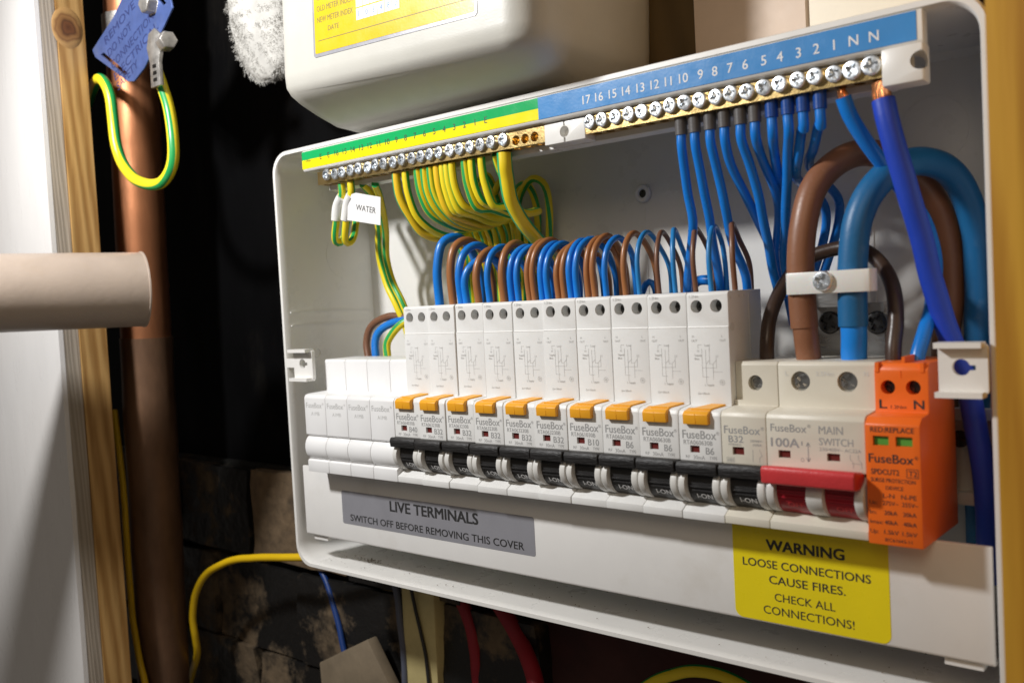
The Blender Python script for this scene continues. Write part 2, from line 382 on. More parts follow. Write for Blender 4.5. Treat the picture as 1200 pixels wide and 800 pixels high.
M['blackwall'].node_tree.nodes['Principled BSDF'].inputs['Specular IOR Level'].default_value = .06
def knotmat():
    m = bpy.data.materials.new('knot_wood'); m.use_nodes = True; N = m.node_tree.nodes; L = m.node_tree.links
    b = N['Principled BSDF']; b.inputs['Roughness'].default_value = .6
    tc = N.new('ShaderNodeTexCoord'); n = N.new('ShaderNodeTexNoise'); n.inputs['Scale'].default_value = 120; L.new(tc.outputs['Object'], n.inputs['Vector'])
    vl = N.new('ShaderNodeVectorMath'); vl.operation = 'LENGTH'; L.new(tc.outputs['Object'], vl.inputs[0])
    ma = N.new('ShaderNodeMath'); ma.operation = 'MULTIPLY_ADD'; L.new(n.outputs['Fac'], ma.inputs[0]); ma.inputs[1].default_value = .005; L.new(vl.outputs['Value'], ma.inputs[2])
    mr = N.new('ShaderNodeMapRange'); L.new(ma.outputs[0], mr.inputs[0]); mr.inputs['From Min'].default_value = .003; mr.inputs['From Max'].default_value = .0125
    r = N.new('ShaderNodeValToRGB'); L.new(mr.outputs[0], r.inputs[0]); e = r.color_ramp.elements
    e[0].color = (.10, .035, .012, 1); e[1].color = (.44, .25, .09, 1)
    for p, c in ((.3, (.16, .06, .02, 1)), (.42, (.10, .04, .015, 1)), (.55, (.24, .11, .035, 1)), (.7, (.30, .15, .05, 1)), (.78, (.20, .09, .03, 1)), (.9, (.36, .2, .07, 1))): k = e.new(p); k.color = c
    L.new(r.outputs[0], b.inputs['Base Color']); return m
M['knot'] = knotmat()
M['gythick'] = striped('green_yellow_thick_sheath', (.88, .66, .02), (.02, .40, .16), half=.19)
# ================================================================ SETTING
wb = MB().box((-900, 84, -480), (40, 100, 620)).build('wall', M['blackwall'], kind='structure', base=(-400, 90, -480))
MB().box((40, 86, -480), (700, 102, 620)).build('back_board', M['darkred'], kind='structure', base=(300, 90, -480))
# rough masonry course beneath the black paint, lower left, piece by piece
bm_proto = []
for k in range(4):
    mb = MB(); mb.box((0, 0, 0), (100, 12, 62))
    bmesh.ops.subdivide_edges(mb.bm, edges=mb.bm.edges, cuts=5, use_grid_fill=True)
    for v in mb.bm.verts:
        q = noise.noise_vector(v.co*.045+Vector((k*31, 0, 0)))*3.0+noise.noise_vector(v.co*.2+Vector((k*11, 5, 0)))*.9
        v.co += Vector((q.x*.5, q.y, q.z*.5))
    me = mb.mesh('brick'); me.materials.append(M['brick']); bm_proto.append(me)
bm_bare = bm_proto[0].copy(); bm_bare.materials.clear(); bm_bare.materials.append(M['brickbare'])
mort = MB().box((-520, 80, -440), (40, 84, -44)).build('mortar', M['mortar'], wb)
row = 0
bare = at(330, 612, 71)
for z in range(-440, -60, 66):
    x = -527-(row % 2)*52
    while x < 10:
        bb = x-8 < bare.x < x+108 and z-2 < bare.z < z+64
        o = link('brick', bm_bare if bb else bm_proto[random.randrange(4)], wb)
        o.location = (Vector((x+random.uniform(-2, 2), 71+random.uniform(-2, 2), z+random.uniform(-1.5, 1.5)))-BASE[wb.name])*S
        o.rotation_euler = (random.uniform(-.02, .02), random.uniform(-.02, .02), random.uniform(-.02, .02))
        x += 104
    row += 1

# timber upright on the left: white painted lining board, pale bare edge, pine stud behind it
XL = -186
y1 = atx(69, 400, XL).y; y2 = atx(92.5, 400, XL).y; y3 = atx(125.5, 400, XL+.6).y
tb = thing('door_lining', 'white painted door lining board with pale bare edge at far left', 'door lining', (-230, -40, -420))
mb = MB().box((-420, y1, -420), (XL, y1+3, 620)); mb.bevel(.8, 2); mb.build('painted_board', M['paint'], tb)
mb = MB().box((-400, y1+3.1, -420), (XL-.2, y2, 620)); mb.bevel(.6, 1); mb.build('bare_edge', M['mdf'], tb)
st = thing('timber_stud', 'upright pine stud with knot and grain, behind the white lining board', 'timber', (-220, 0, -420))
mb = MB().box((-330, y2+.5, -420), (XL+.6, y3, 620)); mb.bevel(1.2, 2); mb.build('stud', M['stud'], st)
kz = atx(79, 33, XL+.6)
kk = MB().lathe((XL+.2, kz.y, kz.z), (1, 0, 0), [(0, .75), (6, .72), (9.5, .55), (10, .2)], 28)
for v in kk.bm.verts: v.co.z = kz.z+(v.co.z-kz.z)*1.35
me = kk.mesh('knot', (XL+.2, kz.y, kz.z)); me.materials.append(M['knot']); o = link('knot', me, st); place(o, (XL+.2, kz.y, kz.z))

# post on the right
mb = MB().box((350.5, -34, -420), (470, 60, 620)); mb.bevel(2.5, 3)
mb.build('timber_post', M['stud2'], base=(400, 0, -420), label='orange varnished timber post at the right edge beside the grey-white box', cat='post')

# panels behind, above the box
mb = MB().box((150, 70, 158), (212.5, 84, 420)); mb.bevel(.8, 1)
mb.build('timber_batten', M['brownboard'], label='plain dark brown board between the meter cover and the beige panel', cat='board')
mb = MB().box((212, 62, 158), (262, 80, 420)); mb.bevel(1.5, 2)
mb.build('wall_panel', M['beige'], label='pinkish beige panel behind the top edge of the box', cat='panel')
mb = MB().box((264.5, 60, 156), (322, 80, 420)); mb.bevel(1.5, 2)
mb.build('wall_panel', M['creamp'], label='cream panel above the top right corner of the box', cat='panel')

# ================================================================ ENCLOSURE
XA, XB, ZA, ZB = -29.5, 341.3, -80.7, 153.6
enc = thing('consumer_unit_enclosure', 'open pale plastic consumer unit box with rounded corners and thin rim', 'fuse box', (156, 80, -81))
mb = MB()
prof = [(-4, 82, 10), (-1.6, 80, 12), (-1.6, 16, 12), (-.2, 14.5, 12), (0, 11, 12), (-.5, 10, 12), (-2.3, 10, 11), (-2.8, 11, 11), (-3.2, 14, 10.5), (-3.6, 76, 9), (-6, 79, 8)]
rings = []
for off, y, r in prof:
    rings.append([mb.bm.verts.new((x, y, z)) for x, z in rrect(XA-off, ZA-off, XB+off, ZB+off, r, 8)])
n = len(rings[0])
for A, B in zip(rings, rings[1:]):
    for i in range(n): mb.bm.faces.new([A[i], A[(i+1) % n], B[(i+1) % n], B[i]])
mb.bm.faces.new(rings[0][::-1]); mb.bm.faces.new(rings[-1])
bmesh.ops.recalc_face_normals(mb.bm, faces=mb.bm.faces)
mb.build('shell', M['shell'], enc)
# moulded lines and knock-outs
def ring_part(name, c, axis, r, m=M['shell'], h=.35, w=.5):
    MB().lathe(c, axis, [(r-w, -.3), (r-w, h*.5), (r-w*.5, h), (r+w*.5, h), (r+w, h*.5), (r+w, -.3)], 40).build(name, m, enc)
WX = XA+3.45
k1 = atx(403, 300, WX); ring_part('knockout_ring', (WX, k1.y, k1.z), (1, 0, 0), 13, h=.12, w=.2)
k1 = atx(372, 413, WX); ring_part('moulded_ring', (WX, k1.y, k1.z), (1, 0, 0), 2.5)
for zz in (63.5, 56):
    mb = MB().box((WX-.2, 14, zz), (WX+.55, 76, zz+.7)); mb.bevel(.2, 1); mb.build('moulded_rib', M['shell'], enc)
for c, r in ((at(1094, 152, 79), 13),):
    ring_part('knockout_ring', (c.x, 79.1, c.z), (0, -1, 0), r, h=.3, w=.35)
c = at(755, 227, 79)
for x in (c.x, 100, 280):
    mb = MB().box((x-.3, 78.6, 0), (x+.3, 79.3, c.z-7)); mb.build('moulded_rib', M['shell'], enc)
mb = MB().box((c.x+7, 78.6, c.z-.3), (c.x+90, 79.3, c.z+.3)); mb.build('moulded_rib', M['shell'], enc)
# fixing screw in the back
cross = lambda R, w, y0, y1, rot=0: [MB().box((-R, y0, -w), (R, y1, w)).mesh('c', scale=1), MB().box((-w, y0, -R), (w, y1, R)).mesh('c', scale=1)]
def screw_mesh(R, H, cw=.72, m='zinc', n=24):
    mb = MB().lathe((0, 0, 0), (0, -1, 0), [(0, -1.5), (R, -1.5), (R, H*.5), (R*.9, H*.92), (R*.8, H), (0, H)], n)
    a = mb.mesh('screw', scale=1)
    cuts = cross(R*cw, R*.2, -H-1, H*.3)
    d1 = MB().box((-R*cw*.7, -H-1, -R*.09), (R*cw*.7, -H*.5, R*.09)); bmesh.ops.rotate(d1.bm, verts=d1.bm.verts, matrix=Matrix.Rotation(math.radians(45), 3, 'Y')); cuts.append(d1.mesh('c', scale=1))
    d2 = MB().box((-R*cw*.7, -H-1, -R*.09), (R*cw*.7, -H*.5, R*.09)); bmesh.ops.rotate(d2.bm, verts=d2.bm.verts, matrix=Matrix.Rotation(math.radians(-45), 3, 'Y')); cuts.append(d2.mesh('c', scale=1))
    r = boolean(a, cuts)
    r.transform(Matrix.Scale(S, 4)); r.materials.clear(); r.materials.append(M[m])
    return r
SCR = screw_mesh(2.95, .95)
SCRBIG = screw_mesh(5.0, 1.3, m='zinc')
SCRDARK = screw_mesh(5.2, 1.3, m='darkscrew')
SCRT = screw_mesh(3.1, .8, m='steel')
SCRHOLE = screw_mesh(3.1, .8, m='hole')  # copy of the steel screw, coloured dark as painted shade in its hole
MB().lathe((c.x, 78.5, c.z), (0, -1, 0), [(1.9, 0), (4.3, 0), (4.3, 1.2), (3.8, 1.8), (2.3, 1.8), (1.9, 1.0)], 32).build('screw_ring', M['paper'], enc)
o = link('fixing_screw', SCRDARK, enc); place(o, (c.x, 78.2, c.z)); o.scale = (.46,)*3
# screw tabs
def tabm(x0, x1, name):
    mb = MB().prism_y(rrect(x0, 26.5, x1, 42.8, 1.5), 7, 9)
    cx = (x0+x1)/2-.5
    a = mb.mesh('a', scale=1)
    hole = MB().lathe((cx, 0, 35.3), (0, 1, 0), [(0, 0), (2.7, 0), (2.7, 20), (0, 20)], 24).mesh('h', scale=1)
    hole2 = MB().box((cx+1, 3, 34.3), (cx+4.3, 15, 36)).mesh('h', scale=1)
    r = boolean(a, [hole, hole2])
    r.transform(Matrix.Translation(-BASE[enc.name])); r.transform(Matrix.Scale(S, 4)); r.materials.clear(); r.materials.append(M['shell'])
    link(name, r, enc)
    for z0, z1 in ((41.6, 43.4), (25.8, 27.6)):
        mb = MB().box((x0-.3, 3.2, z0), (x1-1, 9.2, z1)); mb.bevel(.5, 2); mb.build('tab_flange', M['shell'], enc)
tabm(324, 338.8, 'screw_tab'); tabm(-16.5, 0, 'screw_tab')
mb = MB().box((-26.5, 8.4, 33), (-16, 10, 38)); mb.bevel(.3, 1); mb.build('tab_arm', M['shell'], enc)
o = link('tab_screw', SCRBIG, enc); place(o, (-8.7, 12, 35.3)); o.scale = (.5, .5, .5)

# plaster dust and crumbs lying on the floor of the box, and a brown smear
mb = MB()
for i in range(260):
    x = random.uniform(XA+12, XB-8); y = random.uniform(15, 70); r_ = random.uniform(.12, .45)
    if i < 45: q = at(437+random.gauss(0, 9), 636+random.gauss(0, 1.5), 30); x, y, r_ = q.x, 28+random.gauss(0, 1.8), random.uniform(.2, .6)
    p = Vector((x, y, ZA+3.75)); mb.raw([p+Vector((-r_, -r_*.5, 0)), p+Vector((r_, -r_*.7, 0)), p+Vector((0, r_, 0)), p+Vector((0, 0, r_*.8))], [(0, 1, 3), (1, 2, 3), (2, 0, 3), (0, 2, 1)])
mb.build('crumbs', mat('crumb', (.22, .17, .11), .9, var=.5), enc, kind='stuff')
# DIN rail
rail = thing('din_rail', 'silver steel mounting rail behind the breakers, seen right of the orange module', 'rail', (160, 52, -18))
mb = MB().prism([(46, 17.5), (44, 17.5), (44, 13), (50, 13), (50, -13), (44, -13), (44, -17.5), (46, -17.5), (46, -14.5), (52, -14.5), (52, 14.5), (46, 14.5)], -15, 336)
mb.bevel(.3, 1); mb.build('rail', M['railm'], rail)
o = link('rail_screw', SCRDARK, rail); place(o, (318.5, 49.6, 5.5)); o.scale = (.6,)*3
# metal bracket behind the big tails
b0 = at(957, 345, 52); b1 = at(1040, 425, 52)
br = thing('metal_bracket', 'grey metal bracket with two dark screws behind the brown and blue tails', 'bracket', (b0.x, 54, b1.z))
mb = MB().box((b0.x, 50, b1.z), (b1.x, 53, b0.z-4)); mb.bevel(.5, 2); mb.build('plate', M['steel'], br)
mb = MB().box((b0.x, 44, b0.z-5), (b0.x+20, 55, b0.z+3)); mb.bevel(.5, 2); mb.build('flange', M['steel'], br)
for px, py in ((972, 378), (1028, 378)):
    q = at(px, py, 49); o = link('screw', SCRDARK, br); place(o, (q.x, 49.4, q.z)); o.rotation_euler = (0, .5, 0); o.scale = (.85,)*3

# ================================================================ COVER STRIP
cs = thing('terminal_cover_strip', 'long pale cover strip under the breakers carrying grey and yellow stickers', 'cover', (158, 14, -62))
mb = MB().prism([(12, -23), (12, -61.5), (12.6, -62.2), (20, -62.8), (20, -61), (14, -60.6), (14, -23)], -21.3, 337); mb.bevel(.4, 2)
mb.build('strip', M['strip'], cs)
for x in (-17, 321):
    mb = MB().box((x, 14, -65), (x+12, 22, -62.9)); mb.bevel(.6, 2); mb.build('clip_foot', M['strip'], cs)
sl = MB().prism_y(rrect(12, -52.3, 147.3, -34.2, 1.2), 11.90, 12.05).build('live_sticker', M['silver'], cs, label='grey sticker reading live terminals, switch off before removing this cover')
mb = MB(); text(mb, 'LIVE TERMINALS', 50.9, -41.6, 11.84, 5.4, w=61.8, bold=.03); text(mb, 'SWITCH OFF BEFORE REMOVING THIS COVER', 18.7, -50.2, 11.84, 3.6, w=122, bold=.014)
mb.build('print', M['darkprint'], sl)
sw = MB().prism_y(rrect(245.8, -62.0+.6, 304.4, -22.9, 3.2), 11.86, 12.03).build('warning_sticker', M['warn'], cs, label='yellow sticker with rounded corners warning that loose connections cause fires')
mb = MB()
for s_, x0, x1, z, h, bo in (('WARNING', 259.6, 289, -33.9, 3.9, .035), ('LOOSE CONNECTIONS', 249.8, 298.1, -40.9, 3.05, .012), ('CAUSE FIRES.', 260.2, 289, -46.6, 3.1, .012), ('CHECK ALL', 262.1, 285.1, -53.0, 3.0, .004), ('CONNECTIONS!', 257.5, 291.8, -58.3, 3.1, .004)):
    text(mb, s_, x0, z, 11.8, h, w=x1-x0, bold=bo)
mb.build('print', M['darkprint'], sw)

# ================================================================ TERMINAL BARS
car = thing('terminal_bar_carrier', 'long white carrier with green, yellow and blue numbered strips across the top', 'terminal carrier', (160, 20, 127))
mb = MB().prism([(10, 150.8), (10, 140.9), (10.8, 139.8), (15.5, 139.5), (15.5, 150.8)], -1.6, 321.8); mb.bevel(.4, 2)
mb.build('carrier_body', M['shell'], car)
mb = MB().prism([(19.6, 139.4), (19.6, 129.2), (25, 128.6), (25, 139.4)], 8, 309); mb.bevel(.3, 1); mb.build('carrier_back', M['shell'], car)
for x0, x1 in ((164.5, 186),):
    a = MB().prism([(12, 138.8), (12, 130), (20, 129.6), (20, 138.8)], x0, x1); a.bevel(.4, 2); a = a.mesh('a', scale=1)
    h = MB().lathe(((x0+x1)/2, 0, 134.5), (0, 1, 0), [(0, 0), (2.4, 0), (2.4, 16), (0, 16)], 24).mesh('h', scale=1)
    h2 = MB().box(((x0+x1)/2-.5, 5, 137), ((x0+x1)/2+.5, 16, 141)).mesh('h', scale=1); h3 = MB().box(((x0+x1)/2-.5, 5, 126), ((x0+x1)/2+.5, 16, 132)).mesh('h', scale=1)
    r = boolean(a, [h, h2, h3]); r.transform(Matrix.Translation(-BASE[car.name])); r.transform(Matrix.Scale(S, 4)); r.materials.clear(); r.materials.append(M['shell'])
    link('joining_block', r, car)
a = MB().prism([(6.8, 139.6), (6.8, 127.4), (14.5, 126.9), (14.5, 139.6)], 309.4, 322.6); a.bevel(.8, 2); a = a.mesh('a', scale=1)
h = MB().lathe((323.5, 4, 134), (-.55, 1, 0), [(0, -6), (3.0, -6), (3.0, 12), (0, 12)], 24).mesh('h', scale=1)
h3 = MB().box((322.0, 4, 129.2), (326, 30, 138)).mesh('h', scale=1)
r = boolean(a, [h]); r.transform(Matrix.Translation(-BASE[car.name])); r.transform(Matrix.Scale(S, 4)); r.materials.clear(); r.materials.append(M['shell'])
link('end_block', r, car)
mb = MB().box((-1.5, 9.8, 145.9), (163.5, 9.99, 150.4)); lg = mb.build('green_strip', M['lgreen'], car)
mb = MB().prism_y([(-1.5, 141.2), (163.5, 141.2), (163.5, 145.9), (-1.5, 145.9)], 9.82, 9.99); ly = mb.build('yellow_strip', M['lyellow'], car)
mb = MB().box((163.5, 9.8, 141.1), (320.0, 9.99, 150.5)); lb = mb.build('blue_strip', M['lblue'], car)
PT = 6.43
mb = MB(); xs0 = 189-1.6
for i, s in enumerate([str(k) for k in range(17, 0, -1)]+['N', 'N']):
    q = at((685, 700, 716, 732, 749, 766, 782, 800, 820, 837, 855, 873, 895, 914, 936, 957, 978, 1001, 1025)[i], 70, 9.8)
    text(mb, s, q.x, 143.5, 9.74, 3.5, align='c', bold=.008)
mb.build('white_numbers', M['whiteprint'], lb)
mb = MB()
for i, s in enumerate(['E', 'E']+[str(k) for k in range(16, 0, -1)]+['E']):
    text(mb, s, 14.7+i*6.58, 144.6, 9.74, 2.9, align='c', bold=0)
text(mb, '1.2Nm', 1.0, 144.6, 9.74, 1.4, bold=-.004)
mb.build('black_numbers', M['darkprint'], ly)
def bar(name, label, x0, x1, xs, holes):
    t = thing(name, label, 'terminal bar', ((x0+x1)/2, 16, 130))
    a = MB().box((x0, 12.2, 131.7), (x1, 19.5, 138.6)); a.bevel(.3, 1); a = a.mesh('a', scale=1)
    hm = MB()
    for x in holes: hm.lathe((x, 0, 134.8), (0, 1, 0), [(0, 8), (2.2, 8), (2.2, 17), (0, 17)], 16)
    cuts = [hm.mesh('h', scale=1)] if holes else []
    hm = MB(); x = x0+3.5
    while x < x1-2:
        hm.lathe((x, 16, 120), (0, 0, 1), [(0, 8), (2.0, 8), (2.0, 15), (0, 15)], 14); x += PT
    cuts.append(hm.mesh('h', scale=1))
    r = boolean(a, cuts); r.transform(Matrix.Translation(-BASE[t.name])); r.transform(Matrix.Scale(S, 4)); r.materials.clear(); r.materials.append(M['brass'])
    link('brass_bar', r, t)
    for x in xs:
        o = link('terminal_screw', SCR, t); dz = random.uniform(-.3, .3)
        place(o, (x+random.uniform(-.25, .25), 11.9-random.uniform(0, .9), 136.0+dz)); o.rotation_euler = (random.uniform(-.06, .06), random.uniform(0, 3), random.uniform(-.06, .06))
        if x > 296: o.scale = (1.12,)*3
    return t
ex = [16.8+i*PT*1.015 for i in range(19)]+[141.6]
bar('earth_bar', 'brass earth terminal bar with zinc screws under the green and yellow strip', 8, 164.5, ex, [148.2, 153.4, 158.8])
nx = [at(px, 110, 12).x for px in (692, 707, 723, 739, 755, 771, 787, 805, 823, 841, 859, 878, 897, 917, 937, 959, 981, 1001, 1022)]
nx = [189+i*(304.8-189)/18 for i in range(19)]
bar('neutral_bar', 'brass neutral terminal bar with zinc screws under the blue numbered strip', 186.2, 309, nx, [])

# ================================================================ MODULES
P = 17.8; G = .12
def body_mesh(prof, wd, holes=(), boxes=(), mats='white', bev=.45):
    """prof in (y,z); holes (x,z,y_face,r,depth); boxes ((x0,y0,z0),(x1,y1,z1))"""
    a = MB().prism(prof, G, wd-G); a.bevel(bev, 2, 25); a = a.mesh('a', scale=1)
    cuts = []
    hm = MB(); 
    for x, z, yf, r, d in holes: hm.lathe((x, yf, z), (0, 1, 0), [(0, -3), (r, -3), (r, d), (0, d)], 24)
    for b0, b1 in boxes: hm.box(b0, b1)
    if holes or boxes: cuts.append(hm.mesh('h', scale=1))
    r = boolean(a, cuts) if cuts else a
    return r
def fin(r, m, nm='body'):
    r.transform(Matrix.Scale(S, 4)); r.materials.clear(); r.materials.append(M[m]); r.name = nm; return r
# nose front plane y = 0, z from -22.5 to 22.5
NOSE = [(0, -22.5), (0, -19.6), (5.5, -16.6), (6.5, -1.6), (.3, -.2), (0, .3), (0, 17.4), (.7, 18.9), (2.4, 19.5)]
def toggle(root, wd, black='black', hand='blackrough', x0=0, rib='rib', ribs=True):
    # barrel, ribs, handle
    for i in range(int(round(wd/P))):
        xb = x0+i*P
        mb = MB().lathe((xb+3.2, 9, -8.2), (1, 0, 0), [(0, 0), (9.6, 0), (9.6, 11.4), (0, 11.4)], 48)
        b = mb.build('toggle_barrel', M[black], root)
        mb = MB().box((xb+4, -1.15, -9.8), (xb+14, 1, -9.1)); mb.box((xb+4, -.85, -11.2), (xb+14, 1, -10.7)); mb.build('barrel_ridge', M[black], b)
        if black == 'black':
            mb = MB()
            text(mb, 'I-ON', xb+6.4, -14.2, -.0, 1.9, w=6.4, bold=.02, frame=lambda u, t: (u, 9-math.sqrt(max(.1, 9.75**2-(t+8.2)**2)), t))
            mb.build('print', M['whiteprint'], b)
def arc_rib(root, x0, x1, m):
    prof = []
    for i in range(19):
        a = math.radians(97+166*i/18)
        prof.append((9+12.2*math.cos(a), -8.9+8.6*math.sin(a)))
    mb = MB().prism(prof+[(12, -17.4), (12, -.4)], x0, x1); mb.bevel(.35, 2); return mb.build('guard_rib', M[m], root)
def handle(root, x0, x1, m):
    mb = MB().prism([(-4.6, -1.2), (-4.2, -4.5), (-1.0, -3.9), (1.5, -3.0), (1.5, -.2), (-3.8, .3)], x0, x1)
    mb.bevel(.55, 3); mb.build('toggle_handle', M[m], root)
def prints(root, items, m='print', y=-.05, lines=()):
    mb = MB()
    for s, x, z, h, wv, bold in items: text(mb, s, x, z, y, h, w=wv, bold=bold)
    for l in lines: line(mb, l[0], y, l[1])
    return mb.build('printed_text', M[m], root)

# ---- blanks
bl = thing('blank_module', 'white blank module at the left end of the breaker row', 'blank module', (0, 40, -22.5), 'white blank modules filling the left end of the row')
BASE[bl.name] = Vector((0, 40, -22.5))
prof = [(0, -22.5), (0, -16.4), (1.0, -15.8)]
for i in range(9):
    a = math.radians(-80+160*i/8); prof.append((2.5-3.9*math.cos(a), -9.4+6.3*math.sin(a)))
prof += [(1.0, -3.0), (0, -2.2), (0, 17.4), (.7, 18.9), (2.4, 19.5), (15, 19.9), (15, 36), (16, 37), (38, 37), (38, -40), (16.5, -40), (16.5, -22.5)]
def local_body(me, root, base, m):
    me = me.copy(); me.transform(Matrix.Translation(-Vector(base)))
    me = fin(me, m); o = link('body', me, root); return o
local_body(body_mesh(prof, P, mats='white', bev=.3), bl, (0, 40, -22.5), 'blankw')
prints(bl, [('FuseBox', 1.5, 12.2, 2.9, 13.2, .006), ('\u00ae', 15.2, 13.8, 1.2, 1.2, 0), ('A1MB', 5.6, 8.2, 1.9, 7, 0)], 'faint')
names = ['leftmost white blank module, at the far left of the breaker row', 'second white blank module from the left', 'third white blank module from the left', 'fourth white blank module, touching the first tall breaker']
for i in range(4):
    o = bl if i == 0 else copy_tree(bl)
    o.location = Vector((i*P, 40, -22.5))*S; o['label'] = names[i]

# ---- tall RCBOs
rc = thing('tall_breaker', 'x', 'breaker', (0, 40, -22.5), 'tall white breakers with orange test buttons')
prof = NOSE+[(9.6, 20.2), (9.6, 50), (9.9, 50.3), (9.9, 62.6), (10.9, 63.6), (38, 63.6), (38, -40), (16.5, -40), (16.5, -22.5)]
holes = [(4.3, 58.1, 9.6, 2.5, 6), (12.7, 58.1, 9.6, 2.5, 6)]
boxes = [((4.6, -2, 3.2), (8.6, 1.3, 5.9)), ((13.6, -2, 12.8), (16.0, 6, 24)), ((3, -2, 18.2), (13.8, 3.5, 24))]
local_body(body_mesh(prof, P, holes, boxes), rc, (0, 40, -22.5), 'white')
for x in (4.3, 12.7):
    o = link('terminal_screw', SCRHOLE, rc); place(o, (x, 14.9, 58.1)); o.scale = (.8,)*3
MB().box((4.65, 1.0, 3.25), (8.55, 1.25, 5.85)).build('indicator_window', M['window'], rc)
mb = MB().prism([(-1.9, 14.2), (-2.1, 17.9), (-.9, 19.0), (3.2, 19.9), (3.2, 14.2)], 3.0, 13.5); mb.bevel(.22, 2); tbn = mb.build('test_button', M['orange'], rc)
mb = MB().box((8.1, -2.12, 14.6), (8.3, 0, 18.2)); mb.build('button_seam', M['orange'], tbn)
mb = MB().raw([(5.0, 1, 18.6), (13.3, 1, 18.6), (15.6, 9, 19.9), (9.6, 9, 19.9), (5.0, 1, 19.9), (13.3, 1, 19.9), (15.6, 9, 20.9), (9.6, 9, 20.9)], [(0, 1, 2, 3), (4, 7, 6, 5), (0, 4, 5, 1), (1, 5, 6, 2), (2, 6, 7, 3), (3, 7, 4, 0)])
bmesh.ops.recalc_face_normals(mb.bm, faces=mb.bm.faces); mb.bevel(.15, 1); mb.build('button_tongue', M['orange'], tbn)
toggle(rc, P); arc_rib(rc, .3, 3.1, 'rib'); arc_rib(rc, 14.7, 17.5, 'rib'); handle(rc, .25, 17.55, 'blackrough')
# circuit diagram and small print of the tall face
mb = MB(); Y = 9.52
for s, x, z in (('N', 2.1, 46.2), ('OUT', 1.7, 44.6), ('L', 14.6, 46.2), ('OUT', 13.8, 44.6), ('Load', 7.2, 42.8), ('N', 4.0, 40.6), ('Supply', 2.8, 39.0), ('Blue', 2.8, 37.6), ('T', 12.4, 38.4), ('L Supply', 6.8, 27.6), ('\u0394n=30mA', 3.6, 24.2)):
    text(mb, s, x, z, Y, .85, bold=0)
for l in ([(6, 42), (6, 33)], [(7.6, 41.5), (7.6, 30)], [(9.2, 42), (9.2, 36), (10.6, 36), (10.6, 30)], [(10.6, 33), (14.4, 33)], [(6, 34.5), (12, 34.5)], [(7.6, 36), (9.2, 37.5)], [(10.6, 36), (12, 37.5)], [(12, 34.5), (12, 39.4)], [(6, 33), (6, 31), (8.6, 31)], [(9.2, 41), (9.2, 43)], [(7.6, 28.6), (7.6, 30)], [(4.4, 41.8), (4.4, 43.4), (6, 43.4)]):
    line(mb, l, Y, .11)
for i in range(8):
    a, b = 2*math.pi*i/8, 2*math.pi*(i+1)/8
    line(mb, [(14.2+1.1*math.cos(a), 29+1.1*math.sin(a)), (14.2+1.1*math.cos(b), 29+1.1*math.sin(b))], Y, .11)
    line(mb, [(14.2, 29), (14.2+.8*math.cos(a), 29+.8*math.sin(a))], Y, .08)
mb.build('circuit_print', M['faint'], rc)
mb = MB(); text(mb, '1.2Nm', 1.4, 61.5, 9.78, 1.1); mb.build('moulded_text', M['faint'], rc)
mb = MB().box((.3, 9.55, 49.9), (17.5, 9.75, 50.1)); mb.build('face_seam', M['rib'], rc)
ratings = ['B40']+['B32']*5+['B10']+['B6']*3
codes = {'B40': 'RTA064030B', 'B32': 'RTA063230B', 'B10': 'RTA061030B', 'B6': 'RTA060630B'}
labs = ['tall breaker marked B40, first after the blank modules',
        'tall breaker marked B32, directly right of the one marked B40',
        'second of the five tall breakers marked B32, from the left',
        'middle one of the five tall breakers marked B32',
        'fourth of the five tall breakers marked B32, from the left',
        'last tall breaker marked B32, directly left of the one marked B10',
        'the only tall breaker marked B10, in the middle of the row',
        'tall breaker marked B6, directly right of the one marked B10',
        'middle one of the three tall breakers marked B6',
        'rightmost tall breaker, marked B6, beside the short cream breaker']
pm = {}
roots = []
for i in range(10):
    o = rc if i == 0 else copy_tree(rc)
    roots.append(o)
for i, o in enumerate(roots):
    o.location = Vector(((4+i)*P, 40+random.uniform(-.28, .28), -22.5+random.uniform(-.22, .22)))*S; o.rotation_euler = (random.uniform(-.0035, .0035), random.uniform(-.0025, .0025), random.uniform(-.002, .002)); o['label'] = labs[i]; BASE[o.name] = Vector((0, 40, -22.5))
    k = ratings[i]
    if k not in pm:
        a = prints(o, [('FuseBox', 1.5, 8.6, 3.2, 14.2, .01), ('\u00ae', 15.8, 10.4, 1.2, 1.2, 0), (codes[k], 1.9, 6.3, 1.7, 12.2, .006), ('RF', 2.6, 1.0, 1.2, 1.8, 0), ('30mA', 5.9, .8, 1.5, 4.8, 0), ('TYPE', 12.6, .9, 1.3, 3.2, 0)], 'print')
        mb = MB(); text(mb, k, 11.2 if k=='B6' else 10.3, 2.9, -.05, 2.6, w=3.4 if k=='B6' else 5.4, bold=.012); b = mb.build('rating_print', M['print'], o)
        pm[k] = (a.data, b.data)
    else:
        link('printed_text', pm[k][0], o); link('rating_print', pm[k][1], o)

def side_marks(root, x):
    pass
